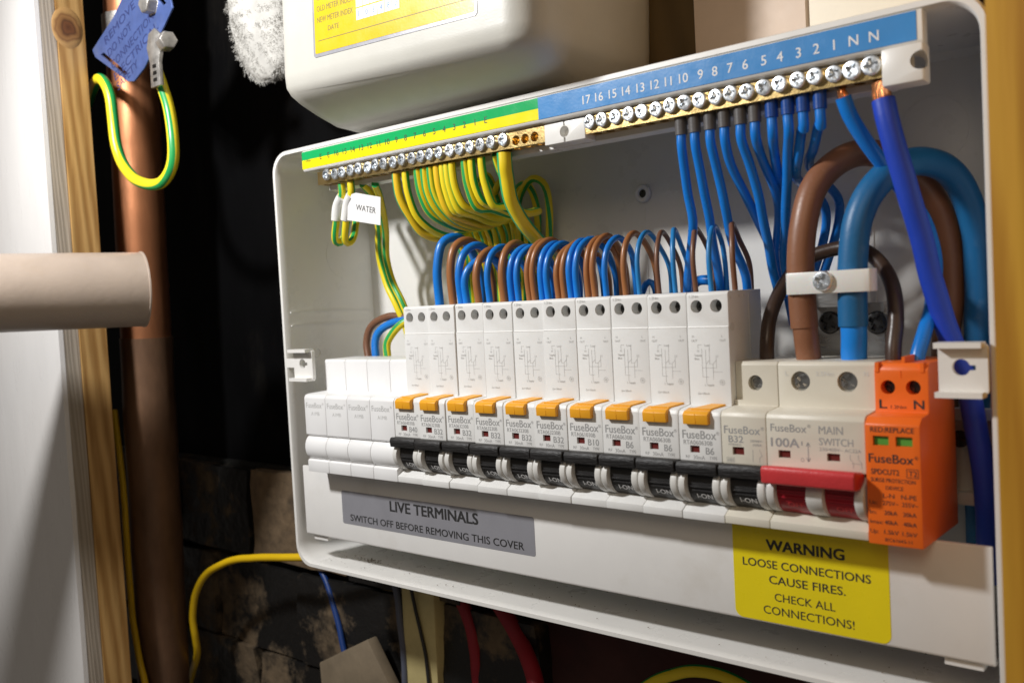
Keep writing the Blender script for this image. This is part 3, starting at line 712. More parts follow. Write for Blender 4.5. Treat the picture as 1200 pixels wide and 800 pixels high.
# ---- MCB
mc = thing('miniature_breaker', 'short cream breaker marked B32 with black toggle, left of the red main switch', 'breaker', (14*P, 40, -22.5))
X0 = 14*P
SH = [(11.5, 20.2), (11.5, 35.5), (12.5, 36.6), (38, 36.6), (38, -40), (16.5, -40), (16.5, -22.5)]
def shifted(me, x, base): 
    me = me.copy(); me.transform(Matrix.Translation(Vector((x, 0, 0))-Vector(base))); return me
me = body_mesh(NOSE+SH, P, [(8.9, 28.7, 11.5, 2.9, 5)], [((4.4, -2, 3.4), (9.0, 1.3, 6.3)), ((-1, 5, 22.2), (3.6, 13.5, 39))], 'cream')
link('body', fin(shifted(me, X0, (X0, 40, -22.5)), 'cream'), mc)
o = link('terminal_screw', SCRT, mc); place(o, (X0+8.9, 14, 28.7)); o.scale = (.9,)*3; o.rotation_euler = (0, .4, 0)
MB().box((X0+4.5, 1.0, 3.45), (X0+8.9, 1.25, 6.25)).build('indicator_window', M['window'], mc)
toggle(mc, P, x0=X0); arc_rib(mc, X0+.3, X0+3.1, 'rib'); arc_rib(mc, X0+14.7, X0+17.5, 'rib'); handle(mc, X0+.25, X0+17.55, 'blackrough')
prints(mc, [('FuseBox', X0+1.3, 11.2, 2.9, 14.2, .008), ('\u00ae', X0+15.8, 12.8, 1.2, 1.2, 0), ('B32', X0+3.0, 8.0, 2.5, 5.8, .014), ('MTB06B32', X0+3, 6.8, .8, 5, 0), ('230/400V~', X0+11.5, 8.4, .9, 5, 0), ('6000A', X0+12.5, 7.0, .9, 3.5, 0), ('6000', X0+2.3, .9, 1.1, 2.4, 0)], 'print',
       lines=[([(X0+12.4, 5.6), (X0+12.4, 1.2)], .15), ([(X0+15, 5.8), (X0+16, 3.6), (X0+15, 2.8), (X0+15, 1.2)], .15), ([(X0+2, 2.3), (X0+5, 2.3), (X0+5, .6), (X0+2, .6), (X0+2, 2.3)], .1)])

# ---- main switch
ms = thing('main_switch', 'double width cream main switch marked 100A with a red toggle bar', 'main switch', (15*P+P, 40, -22.5))
X0 = 15*P; W2 = 2*P-.3; bs = BASE[ms.name]
me = body_mesh(NOSE+SH, W2, [(8.6, 29.6, 11.5, 3.6, 5), (25.6, 29.6, 11.5, 3.6, 5)], [((4.4, -2, 3.5), (8.9, 1.3, 6.2)), ((22, -2, 3.5), (26.5, 1.3, 6.2))], 'cream')
link('body', fin(shifted(me, X0, bs), 'cream'), ms)
for x in (8.6, 25.6):
    o = link('terminal_screw', SCRT, ms); place(o, (X0+x, 13.6, 29.6)); o.scale = (1.17,)*3; o.rotation_euler = (0, x, 0)
for x, z in ((4.5, 3.55), (22.1, 3.55)): MB().box((X0+x, 1.0, z), (X0+x+4.3, 1.25, z+2.6)).build('indicator_window', M['window'], ms)
for i in (0, 1):
    xb = X0+i*(P-.3)
    mb = MB().lathe((xb+3.4, 9, -8.2), (1, 0, 0), [(0, 0), (9.6, 0), (9.6, 11.6), (0, 11.6)], 48); b = mb.build('toggle_barrel', M['redd'], ms)
    mb = MB().box((xb+4, -1.25, -8.4), (xb+14.6, 1, -7.7)); mb.box((xb+4, -.95, -10.6), (xb+14.6, 1, -10)); mb.build('barrel_ridge', M['redd'], b)
    mb = MB(); text(mb, 'OFF', xb+7.0, -13.8, 0, 1.8, w=6, bold=.02, frame=lambda u, t: (u, 9-math.sqrt(max(.1, 9.75**2-(t+8.2)**2)), t)); mb.build('print', M['red'], b)
for a, b in ((.4, 3.4), (14.9, 20.9), (31.8, 35.0)): arc_rib(ms, X0+a, X0+b, 'rib')
mb = MB().prism([(-8.2, .3), (-7.8, -4.6), (-3.0, -5.2), (1.5, -3.4), (1.5, .2), (-7.4, 1.7)], X0+.9, X0+34.2); mb.bevel(.9, 3); mb.build('toggle_handle', M['red'], ms)
prints(ms, [('FuseBox', X0+1.8, 12.9, 2.7, 13.2, .008), ('\u00ae', X0+15.4, 14.6, 1.2, 1.2, 0), ('100A', X0+1.8, 7.5, 3.1, 10.4, .02), ('MAIN', X0+19.4, 12.8, 2.7, 8.4, .004), ('SWITCH', X0+19.4, 8.9, 2.5, 11.8, .004), ('230/400V~ AC22A', X0+19.4, 6.9, 1.2, 14.4, 0), ('I', X0+13.0, 8.4, 1.4, .4, .01), ('O', X0+12.6, 2.6, 1.4, 1.2, 0)], 'print',
       lines=[([(X0+15.4, 9.2), (X0+15.4, 3.0)], .3), ([(X0+14.7, 8.1), (X0+15.4, 9.4), (X0+16.1, 8.1)], .3), ([(X0+14.7, 4.1), (X0+15.4, 2.8), (X0+16.1, 4.1)], .3),
              ([(X0+30, 6.2), (X0+30, 4.6), (X0+31, 3.6), (X0+31, 1.6)], .15), ([(X0+32.8, 6.2), (X0+32.8, 4.6), (X0+33.8, 3.6), (X0+33.8, 1.6)], .15), ([(X0+30.4, 3.2), (X0+34, 3.2)], .12)])
mb = MB(); Y = 11.42
for s, x, h, wv in (('L', 3.0, 1.7, 1.1), ('2.5Nm', 14.5, 1.6, 6.4), ('N', 31.6, 1.7, 1.4)): text(mb, s, X0+x, 31.6, Y, h, w=wv, bold=.004)
mb.build('moulded_text', M['rib'], ms)
# ---- surge protection device
sp = thing('surge_protector', 'bright orange surge protection module with two green windows at the right end', 'surge protector', (17.5*P, 40, -25))
X0 = 17*P; bs = BASE[sp.name]
pr_ = [(-1.6, -22.8), (-1.6, 17.2), (1.2, 19.4), (9.0, 19.9), (9.0, 34.2), (9.6, 35.2), (10.6, 36.4), (38, 36.4), (38, -22.8)]
me = body_mesh(pr_, P, [(4.6, 28.3, 9.0, 2.4, 6), (12.8, 28.3, 9.0, 2.4, 6)], [((2.7, -3, 10.2), (7.8, .0, 13.4)), ((10.0, -3, 10.2), (15.3, .0, 13.4))], 'spd')
link('body', fin(shifted(me, X0, bs), 'spd'), sp)
for x in (4.6, 12.8):
    o = link('terminal_screw', SCRDARK, sp); place(o, (X0+x, 13.4, 28.3)); o.scale = (.46,)*3; o.rotation_euler = (0, x, 0)
for x0, x1 in ((2.8, 7.7), (10.1, 15.2)): MB().box((X0+x0, -.5, 10.3), (X0+x1, -.2, 13.3)).build('status_window', M['green'], sp)
mb = MB().box((X0+8.9, 10.5, 36), (X0+9.9, 30, 38.4)); mb.bevel(.2, 1); mb.build('top_fin', M['spd'], sp)
mb = MB().box((X0+8.85, 8.85, 31.5), (X0+9.0, 9.3, 34)); mb.build('seam', M['spd'], sp)
for x in (1, 15.6):
    mb = MB().box((X0+x-.4, 8.7, 33.4), (X0+x+.8, 12, 36.6)); mb.bevel(.2, 1); mb.build('corner_lug', M['spd'], sp)
mb = MB()
for s, x, z, h, wv, bo in (('RED:REPLACE', 2.0, 14.7, 1.7, 13.9, .012), ('FuseBox', 1.2, 4.6, 2.9, 14.2, .014), ('\u00ae', 15.8, 6.2, 1.1, 1.1, 0), ('SPDCUT2', 1.8, .7, 1.8, 9, .012), ('T2', 13.8, .7, 1.8, 2.6, .008), ('SURGE PROTECTION', 1.6, -1.8, 1.3, 14.2, .008), ('DEVICE', 6.4, -4.2, 1.2, 5.6, .008),
                         ('L-N', 5.4, -7.0, 1.5, 3.6, .008), ('N-PE', 11.2, -7.0, 1.5, 4.8, .008), ('Uc:', .9, -9.4, 1.3, 2.6, .003), ('275V~', 5.2, -9.4, 1.4, 5.0, .008), ('255V~', 11.4, -9.4, 1.4, 5.0, .008),
                         ('In:', .9, -12.6, 1.3, 2.2, .003), ('20kA', 5.6, -12.6, 1.4, 4.2, .008), ('20kA', 11.6, -12.6, 1.4, 4.2, .008), ('Imax:', .9, -15.8, 1.3, 4.2, .003), ('40kA', 5.6, -15.8, 1.4, 4.2, .008), ('40kA', 11.6, -15.8, 1.4, 4.2, .008),
                         ('Up:', .9, -19.0, 1.3, 2.6, .003), ('1.5kV', 5.4, -19.0, 1.4, 4.6, .008), ('1.5kV', 11.2, -19.0, 1.4, 4.6, .008), ('IEC61643-11', 5.6, -21.4, 1.1, 8.6, .003)):
    text(mb, s, X0+x, z, -1.66, h, w=wv, bold=bo)
line(mb, [(X0+13.2, 3.0), (X0+16.8, 3.0), (X0+16.8, .2), (X0+13.2, .2), (X0+13.2, 3.0)], -1.66, .2)
for s, x, h, wv, bo in (('L', 1.9, 3.3, 2.4, .02), ('1.2Nm', 5.6, 1.2, 5.0, 0), ('N', 13.1, 3.3, 3.2, .02)): text(mb, s, X0+x-.2, 21.2, 8.92, h*.9, w=wv, bold=bo)
mb.build('printed_text', M['darkprint'], sp)

# marks on the exposed side of the last tall breaker
xs = 14*P-G
mb = MB()
for y, z in ((12, 61), (19, 61.5), (23, 61.6)): mb.lathe((xs-.2, y, z), (1, 0, 0), [(.0, .0), (.6, .0), (.6, .35), (0, .35)], 12)
mb.lathe((xs-.2, 12.5, 50), (1, 0, 0), [(0, 0), (1.6, 0), (1.6, .35), (0, .35)], 16)
mb.box((xs-.2, 27, 30), (xs+.15, 27.3, 62)); 
for v in mb.bm.verts: v.co += Vector((-14*P+P, 0, 0))
q = mb.build('side_mark', M['rib'], roots[9])

# ================================================================ WIRES
def wire(name, label, pts, r, m, group=None, cat='wire', twist=0, phase=0, parent=None, n=12, step=2.0):
    mb = MB().tube(pts, r, n=n, step=step, twist=twist, phase=phase)
    return mb.build(name, M[m], parent, base=None if parent is not None else tuple(pts[0]), label=label, cat=cat, group=group)
def PX(lst): return [at(*p) for p in lst]
# --- breaker loops
ords = ['B40 breaker', 'first B32 breaker', 'second B32 breaker', 'middle B32 breaker', 'fourth B32 breaker', 'last tall B32 breaker', 'B10 breaker', 'first B6 breaker', 'middle B6 breaker', 'last B6 breaker']
loops = [  # px at breaker top, colour, radius, peak (px,py), breaker, which
 (515, 'b', 2.3, (534, 276), 0, ''), (531, 'n', 2.1, (548, 280), 0, ''),
 (541, 'b', 1.9, (560, 286), 1, 'left'), (547, 'b', 1.9, (572, 300), 1, 'right'), (561, 'n', 1.9, (577, 292), 1, ''),
 (574, 'b', 1.6, (590, 288), 2, ''), (591, 'n', 1.9, (606, 284), 2, ''),
 (600, 'b', 1.55, (618, 288), 3, 'left'), (608, 'b', 1.55, (626, 288), 3, 'right'), (621, 'n', 1.5, (640, 281), 3, 'left'), (627, 'n', 1.5, (646, 280), 3, 'right'),
 (636, 'b', 1.55, (652, 284), 4, 'left'), (643, 'b', 1.55, (660, 284), 4, 'right'), (655, 'n', 1.45, (672, 287), 4, 'left'), (662, 'n', 1.45, (681, 282), 4, 'right'),
 (670, 'b', 1.5, (684, 281), 5, 'left'), (677, 'b', 1.5, (694, 279), 5, 'right'), (690, 'n', 1.45, (704, 278), 5, 'left'), (698, 'n', 1.45, (712, 275), 5, 'right'),
 (711, 'b', 1.35, (725, 277), 6, ''), (734, 'n', 1.35, (744, 272), 6, ''),
 (750, 'c', 1.05, (759, 271), 7, ''), (773, 'd', 1.05, (776, 271), 7, ''),
 (792, 'c', 1.05, (790, 268), 8, ''), (816, 'd', 1.05, (816, 267), 8, ''),
 (834, 'c', 1.05, (837, 264), 9, ''), (862, 'd', 1.1, (858, 262), 9, '')]
cname = {'b': 'blue', 'n': 'brown', 'c': 'thin light blue', 'd': 'thin dull brown'}
mname = {'b': 'blue', 'n': 'brown', 'c': 'blue2', 'd': 'brown2'}
for px, c, r, pk, k, wh in loops:
    f = at(px, 352, 21); f.z = 63.6
    p = at(pk[0], pk[1], 31)
    zt = p.z
    back = 46+random.uniform(-2, 3)
    dx = random.uniform(-.8, .8)
    xb = f.x+(p.x-f.x)*1.4+dx
    pts = [(f.x, 21, 60), (f.x, 21, 64), (f.x-.3, 20.5+random.uniform(-.4, .4), 64+(zt-64)*.5), (f.x+(p.x-f.x)*.3, 23.5, zt-4.2), (p.x, 31, zt-r*.3), (xb, 40, zt-6), (xb+dx, back-1, 64+(zt-64)*.4), (xb+dx, back, 60), (xb+dx, back+1, 40)]
    lab = f'{cname[c]} wire looping up out of the {ords[k]}' + (f', {wh} one of its pair' if wh else '')
    wire('breaker_wire', lab, pts, r, mname[c], 'wires looping out of the tall breakers', n=12)
# stray blue bends seen through the loops on the right
wire('breaker_wire', 'short blue bend low behind the thin loops of the middle B6 breaker', PX([(752, 345, 52), (757, 332, 50), (764, 331, 50), (769, 345, 52), (768, 360, 54)]), 1.5, 'blue', 'blue bends behind the thin loops')
wire('breaker_wire', 'blue bend low behind the loops of the last B6 breaker', PX([(808, 350, 54), (815, 332, 52), (828, 328, 50), (842, 332, 50), (850, 350, 52)]), 2.2, 'blue', 'blue bends behind the thin loops')

# --- neutral wires from the bar
G1 = 'blue neutral wires hanging from the neutral bar'
def nwire(label, sx, pxs, r=1.85, sleeve='g', sl_len=13):
    """hang from the bar at world x = sx, then follow the points"""
    t = thing('neutral_wire', label, 'wire', (sx, 16, 124), G1)
    p0 = Vector((sx, 16, 131)); sdir = Vector((0, 0, -1))
    pts = [p0, Vector((sx, 16, 124)), Vector((sx, 16.2, 119.5))]+PX(pxs)
    MB().tube(pts, r, n=12).build('insulation', M['blue'], t)
    MB().tube([p0, Vector((sx, 16, 124)), Vector((sx, 16.2, 124-sl_len*.55))] if 0 else [Vector((sx, 16, 132.5)), Vector((sx, 16.05, 132.5-sl_len))], r+.55, n=14, smooth=False).build('sleeve', M['sleevegrey' if sleeve == 'g' else 'sleeveblue'], t)
T_ = lambda px: at(px, 150, 16).x
wl = [
 (798, [(806, 225, 22), (812, 262, 26), (809, 300, 32), (806, 330, 38), (806, 365, 44)], 'g', 'first grey-sleeved blue neutral wire, leftmost on the neutral bar'),
 (814, [(824, 220, 22), (832, 262, 28), (838, 300, 36), (845, 340, 44), (848, 370, 48)], 'g', 'second grey-sleeved blue neutral wire from the left'),
 (832, [(843, 210, 22), (851, 248, 27), (859, 285, 34), (874, 325, 42), (876, 360, 46)], 'g', 'third grey-sleeved blue neutral wire, passing the last brown loop'),
 (849, [(857, 195, 22), (873, 230, 30), (890, 262, 38), (905, 300, 50), (912, 345, 60)], 'g', 'fourth grey-sleeved blue neutral wire, sloping right'),
 (868, [(879, 195, 22), (890, 235, 28), (899, 280, 36), (906, 318, 44), (915, 350, 52)], 'g', 'fifth grey-sleeved blue neutral wire from the left'),
 (885, [(893, 185, 24), (906, 218, 33), (913, 250, 42), (911, 295, 50), (920, 330, 56), (930, 380, 60)], 'g', 'rightmost grey-sleeved blue neutral wire'),
 (905, [(907, 180, 24), (912, 205, 32), (918, 235, 46), (923, 270, 58), (925, 340, 64)], 'b', 'first neutral wire with a dark blue sleeve, next to the grey sleeves'),
 (924, [(923, 180, 22), (922, 225, 30), (920, 270, 38), (918, 300, 44), (926, 345, 50)], 'b', 'second neutral wire with a dark blue sleeve, hanging straight'),
 (942, [(940, 150, 19), (935, 185, 24), (933, 207, 32), (941, 216, 44), (955, 225, 56), (968, 250, 66), (964, 285, 70), (950, 330, 70)], 'b', 'third dark blue-sleeved neutral wire, hooking behind the brown tail'),
 (962, [(960, 145, 19), (954, 172, 25), (948, 190, 34), (955, 203, 48), (972, 218, 60), (984, 240, 68), (978, 280, 72), (962, 330, 72)], 'b', 'rightmost dark blue-sleeved neutral wire, hooking behind the brown tail')]
for px, pp, s_, lab in wl: nwire(lab, T_(px), pp, sleeve=s_, sl_len=7.4 if s_ == 'g' else 6.8)

# --- two big neutral conductors
def strands(t, p0, p1, R, n=12):
    p0, p1 = Vector(p0), Vector(p1); mb = MB()
    ax = (p1-p0).normalized(); u = ax.orthogonal().normalized(); v = ax.cross(u)
    for i in range(n):
        a = 2*math.pi*i/n; o = (u*math.cos(a)+v*math.sin(a))*R
        a2 = a+.5; o2 = (u*math.cos(a2)+v*math.sin(a2))*R
        mb.tube([p0+o*.75, (p0+p1)/2+o2*.9, p1+o2], R*.28, n=6, smooth=False)
    mb.tube([p0, p1], R*.85, n=10, smooth=False)
    mb.build('copper_strands', M['copper'], t)
pts = PX([(1035, 117, 16), (1041, 145, 16), (1054, 190, 18), (1067, 235, 21), (1080, 280, 25), (1092, 330, 29), (1107, 378, 33), (1122, 418, 36), (1136, 465, 38), (1149, 530, 39), (1156, 590, 40), (1159, 680, 46)])
t = thing('neutral_tail', 'thick ultramarine cable with bare copper end, falling from the last neutral screw', 'cable', pts[0])
MB().tube(pts, 3.8, n=20).build('sheath', M['purple'], t)
strands(t, (pts[0].x-1.0, 16, 131), pts[0]+Vector((0, 0, -1)), 2.6, 14)
pts = PX([(988, 114, 16), (996, 135, 18), (1012, 162, 22), (1032, 190, 28), (1060, 226, 38), (1086, 265, 44), (1096, 310, 44), (1092, 355, 36), (1083, 390, 28), (1076, 414, 24), (1075, 424, 23)])
t = thing('link_wire', 'dark blue link wire with copper tip running behind the ultramarine cable into the orange module', 'wire', pts[0])
MB().tube(pts, lambda u: 2.7-.2*u, n=16).build('insulation', M['blue'], t)
strands(t, (pts[0].x-.6, 16, 131), pts[0]+Vector((.3, 0, -1)), 1.5, 8)
strands(t, pts[-1]+Vector((0, 0, 1)), pts[-1]+Vector((0, 0, -3)), 1.8, 8)

# --- main tails
def tail(label, outer, inner, ro, ri, mo, mi):
    t = thing('main_tail', label, 'cable', inner[-1], 'thick tails feeding the main switch')
    MB().tube(outer, ro, n=24).build('sheath', M[mo], t)
    MB().tube(inner, ri, n=20).build('insulation', M[mi], t)
    e = Vector(inner[-1]); strands(t, e+Vector((0, 0, 1)), e+Vector((0, 0, -4)), ri*.8, 12)
tail('thick brown main tail arching over from the main switch',
     PX([(943, 384, 22), (940, 350, 22), (938, 310, 22), (941, 265, 23), (953, 222, 27), (978, 192, 34), (1010, 179, 43), (1042, 185, 52), (1075, 208, 60), (1100, 245, 66), (1113, 295, 69), (1114, 350, 70), (1108, 410, 70), (1105, 600, 72)]),
     PX([(943, 380, 22), (945, 395, 22), (947, 412, 23), (948, 420, 23.5)]), 5.0, 4.5, 'tailbrown', 'tailbrown')
tail('thick steel-blue main tail arching over right of the brown one',
     PX([(1000, 382, 22), (999, 345, 22), (1000, 300, 22), (1006, 257, 23), (1022, 222, 27), (1048, 198, 34), (1078, 189, 43), (1107, 197, 52), (1128, 222, 60), (1142, 262, 65), (1147, 320, 68), (1146, 400, 69), (1143, 480, 70), (1147, 560, 70), (1150, 660, 70)]),
     PX([(1000, 378, 22), (1001, 395, 22), (1001, 412, 23), (1001, 420, 23.5)]), 5.1, 4.5, 'tailblue', 'brightblue')
pts = PX([(899, 424, 24), (899, 400, 24), (903, 370, 28), (918, 335, 36), (940, 308, 42), (968, 294, 44), (1000, 290, 44), (1028, 304, 40), (1046, 335, 33), (1050, 372, 28), (1047, 405, 24), (1047, 424, 23)])
t = thing('link_wire', 'very dark brown link wire arching from the cream breaker to the orange module', 'wire', pts[0])
MB().tube(pts, 2.75, n=16).build('insulation', M['darkbrown'], t)
strands(t, pts[-1]+Vector((0, 0, 1)), pts[-1]+Vector((0, 0, -3)), 1.9, 8)
# cable clamp
ct = at(919, 330, 16); c2 = at(1024, 330, 16)
cl = thing('cable_clamp', 'translucent white strap clamp screwed across the brown and blue tails', 'clamp', ((ct.x+c2.x)/2, 17, ct.z-4))
za, zb = at(960, 344, 16).z, at(960, 318, 16).z
prof = [(ct.x, 20), (ct.x, 17.5), (ct.x+1.2, 15.6), (c2.x-4, 15.2), (c2.x-1.4, 16), (c2.x-.4, 18), (c2.x-.4, 21), (c2.x-1.8, 21), (c2.x-2.2, 17.4), (ct.x+2, 17.4), (ct.x+1.6, 20)]
mb = MB().prism_z(prof, za, zb); mb.bevel(.3, 2); mb.build('strap', M['clip'], cl)
s0 = at(964, 329, 14.5); o = link('screw', SCRBIG, cl); place(o, (s0.x, 14.6, s0.z)); o.scale = (.72,)*3; o.rotation_euler = (0, .35, 0)

# --- earth wires
G2 = 'green and yellow earth wires curving from the earth bar'
starts = [464, 475, 489, 496.5, 504, 512, 519, 524, 530, 545, 553, 565]
xt0 = at(542, 320, 66).x; xt1 = at(622, 320, 66).x
elabs = ['orange-tinted earth wire, first of the curving bundle under the earth bar', 'second earth wire of the curving bundle', 'third earth wire of the curving bundle', 'fourth earth wire of the curving bundle', 'fifth earth wire of the curving bundle', 'sixth earth wire of the curving bundle', 'seventh earth wire of the curving bundle', 'eighth earth wire, leaving the bar a little low', 'ninth earth wire of the curving bundle', 'earth wire just right of the gap in the curving bundle', 'second earth wire right of the gap in the bundle', 'last thin earth wire, with a dark speck near its top']
for i, s in enumerate(starts):
    x = at(s, 200, 16).x
    low = at(s+30, (268, 266, 262, 262, 266, 262, 258, 262, 262, 262, 262, 262)[i], 38)
    xt = xt0+(xt1-xt0)*i/11.5
    lx = x+random.uniform(2, 4.5); j = random.uniform(-1.5, 1.5)
    zl = (97.5, 99, 101, 101.5, 101, 102, 104, 103, 104, 104.5, 104.5, 105)[i]+random.uniform(-.6, .6)
    pts = [(x, 16, 131), (x, 16, 127), (x+.6, 16.8, 119), (x+2.5, 20, 110+j), (x+5.5, 27, zl+3.2), (lx+6, 37, zl), (lx+9+(xt-x)*.25, 48, zl+1.5), (xt+(x-xt)*.3, 60, zl+2), (xt, 67, zl-6), (xt, 68, 75), (xt, 68, 40)]
    wire('earth_wire', elabs[i], pts, 1.9 if i else 2.2, 'gyd' if i in (0, 5) else 'gy', G2, twist=random.uniform(-3, 4), phase=random.choice((.32, .44, .49, .56)), n=16)
for i, (lst, lab) in enumerate([
    ([(612, 330, 68), (606, 280, 67), (608, 235, 66), (620, 212, 64), (632, 211, 64), (641, 225, 66), (644, 260, 68), (642, 320, 70)], 'outermost green and yellow loop standing up at the right of the earth bundle'),
    ([(600, 330, 70), (597, 270, 70), (602, 232, 68), (613, 216, 66), (624, 225, 68), (630, 260, 70), (628, 320, 71)], 'inner green and yellow loop standing up at the right of the earth bundle'),
    ([(590, 320, 72), (580, 270, 72), (578, 235, 71), (588, 212, 70), (601, 220, 72), (606, 260, 73), (606, 320, 73)], 'dim green and yellow loop behind the thick earth conductor'),
    ([(560, 330, 72), (552, 270, 72), (556, 225, 71), (570, 205, 70), (580, 225, 71), (586, 260, 72), (585, 330, 73)], 'dim green and yellow loop behind the end of the curving bundle')]):
    wire('earth_wire', lab, PX(lst), 1.95, 'gy', 'earth wire loops standing behind the bundle', twist=8, phase=.2*i, n=16)
wire('earth_wire', 'thin earth wire ending beside the thick earth conductor', [(at(579, 182, 16).x, 16, 131)]+PX([(580, 186, 17), (584, 200, 19), (592, 216, 24), (604, 245, 40)]), 1.2, 'gy', G2, twist=5, phase=.5)
xk = at(591, 180, 16).x
wire('earth_conductor', 'thick green and yellow main earth conductor bending down from the earth bar', [(xk, 16, 131), (xk, 16, 125)]+PX([(593, 205, 17), (598, 232, 20), (609, 255, 26), (624, 274, 34), (637, 292, 42), (648, 315, 50), (655, 345, 54), (656, 380, 54)]), 3.5, 'gythick', twist=0, phase=.47, n=24, cat='wire')
# left pair running down behind the blanks
for i, (dx, lab) in enumerate(((0, 'left one of the two long earth wires hanging behind the paper tag'), (8, 'right one of the two long earth wires hanging behind the paper tag'))):
    wire('earth_wire', lab, PX([(425+dx*1.8, 216, 20), (437+dx, 232, 30), (443+dx, 262, 44), (445+dx, 300, 52), (452+dx, 330, 54), (464+dx, 356, 54), (476+dx, 385, 56), (480+dx, 410, 56)]), 2.0, 'gy', 'long earth wires hanging at the left', twist=3, phase=.1+.4*i, n=16)
# short cable curl by the blank shoulder
wire('circuit_wire', 'brown wire curling behind the white blank modules', PX([(433, 425, 48), (430, 400, 50), (437, 380, 52), (455, 371, 54), (480, 372, 56)]), 2.2, 'brown2', 'wires curling behind the blank modules')
wire('circuit_wire', 'blue wire curling inside the brown one behind the blank modules', PX([(441, 425, 46), (440, 400, 48), (446, 387, 50), (460, 378, 52), (480, 374, 53)]), 2.3, 'blue', 'wires curling behind the blank modules')
wire('circuit_wire', 'green and yellow wire curling in front of the blue one behind the blank modules', PX([(455, 425, 42), (453, 405, 43), (458, 393, 44), (468, 382, 46), (484, 372, 50)]), 2.2, 'gy', 'wires curling behind the blank modules', twist=4, n=16)
# water bonding wires with white sleeves and paper flag
for i, (sx, lab) in enumerate(((400, 'left of two short white-sleeved earth wires under the earth bar'), (411, 'right of two short white-sleeved earth wires, wearing the paper tag'))):
    x = at(sx, 215, 16).x
    base = [(x, 16, 131), (x, 16, 125)]
    t = thing('sleeved_earth_wire', lab, 'wire', (x, 16, 125), 'short white-sleeved earth wires')
    a = PX([(sx-4, 240, 17), (sx-6, 262, 17.5), (sx-7, 275, 18), (sx-6, 283, 19.5), (sx-1, 284, 22), (sx+4, 276, 26), (sx+7, 255, 34), (sx+12, 230, 48)])
    MB().tube([Vector(b) for b in base]+a, 2.0, n=14, twist=3, phase=.3*i+.1).build('insulation', M['gy'], t)
    MB().tube([Vector((x, 16, 124.2)), at(sx-4, 240, 17), at(sx-6, 258, 17.4)], 2.75, n=14).build('sleeve', M['whitesleeve'], t)
f0 = at(417, 226, 14); f1 = at(446, 231, 12); f2 = at(446, 264, 12); f3 = at(415, 259, 14)
pt_ = thing('paper_tag', 'small white paper tag reading WATER on a sleeved earth wire', 'tag', f3)
n_ = (f1-f0).cross(f3-f0).normalized()*.12
xq = at(411, 240, 17)
mb = MB().raw([f0+n_, f1+n_, f2+n_, f3+n_, f0-n_, f1-n_, f2-n_, f3-n_], [(0, 1, 2, 3), (7, 6, 5, 4), (0, 4, 5, 1), (1, 5, 6, 2), (2, 6, 7, 3), (3, 7, 4, 0)]); bmesh.ops.recalc_face_normals(mb.bm, faces=mb.bm.faces)
mb.build('paper', M['paper'], pt_)
g0 = at(408, 229, 15.5); g3 = at(407, 258, 15.5)
mb = MB().raw([g0, f0, f3, g3, g0+Vector((0, .3, 0)), f0+Vector((0, .3, 0)), f3+Vector((0, .3, 0)), g3+Vector((0, .3, 0))], [(0, 1, 2, 3), (7, 6, 5, 4), (0, 4, 5, 1), (1, 5, 6, 2), (2, 6, 7, 3), (3, 7, 4, 0)]); bmesh.ops.recalc_face_normals(mb.bm, faces=mb.bm.faces)
mb.build('folded_end', M['paper'], pt_)
ux = (f1-f0)/(f1-f0).length; uz = (f0-f3)/(f0-f3).length; nn = ux.cross(uz).normalized()
if nn.y > 0: nn = -nn
mb = MB(); text(mb, 'WATER', 1.2, 6.0, 0, 3.0, w=(f1-f0).length*.8, bold=0, frame=lambda u, v: f3+ux*u+uz*v+nn*.2); mb.build('print', M['darkprint'], pt_)

# ================================================================ METER
mt = thing('meter_cover', 'large off-white meter cover with a yellow label above the box', 'meter', (130, 20, 160))
TR = math.tan(math.radians(2.6))
mb = MB()
# cross-section outline at a set of heights: rounded plan that shrinks towards the bottom
def plan(x0, x1, y0, y1, r, n=8):
    return rrect(x0, y0, x1, y1, r, n)
secs = [(420, 0, 0), (182, 0, 0), (176.5, .5, .3), (173, 2.2, 1.5), (169.5, 7.0, 3), (165, 15, 5), (160, 25, 8), (157.2, 34, 14), (156.4, 42, 22)]
rings = []
for z, fy, sx in secs:
    ring = []
    for x, y in plan(17+sx, 185-sx, -20+fy, 78, 15 if z > 170 else 14, 8):
        ring.append(mb.bm.verts.new((x, y, z-(x-29)*.047*min(1, max(0, (z-159)/16)))))
    rings.append(ring)
n = len(rings[0])
for A, B in zip(rings, rings[1:]):
    for i in range(n): mb.bm.faces.new([A[i], A[(i+1) % n], B[(i+1) % n], B[i]])
mb.bm.faces.new(rings[0]); mb.bm.faces.new(rings[-1])
for v in mb.bm.verts: v.co.x += (v.co.z-165)*.045; 
bmesh.ops.recalc_face_normals(mb.bm, faces=mb.bm.faces)
me_cover = mb.build('cover', M['meter'], mt); me_cover.data.set_sharp_from_angle(angle=math.radians(60))
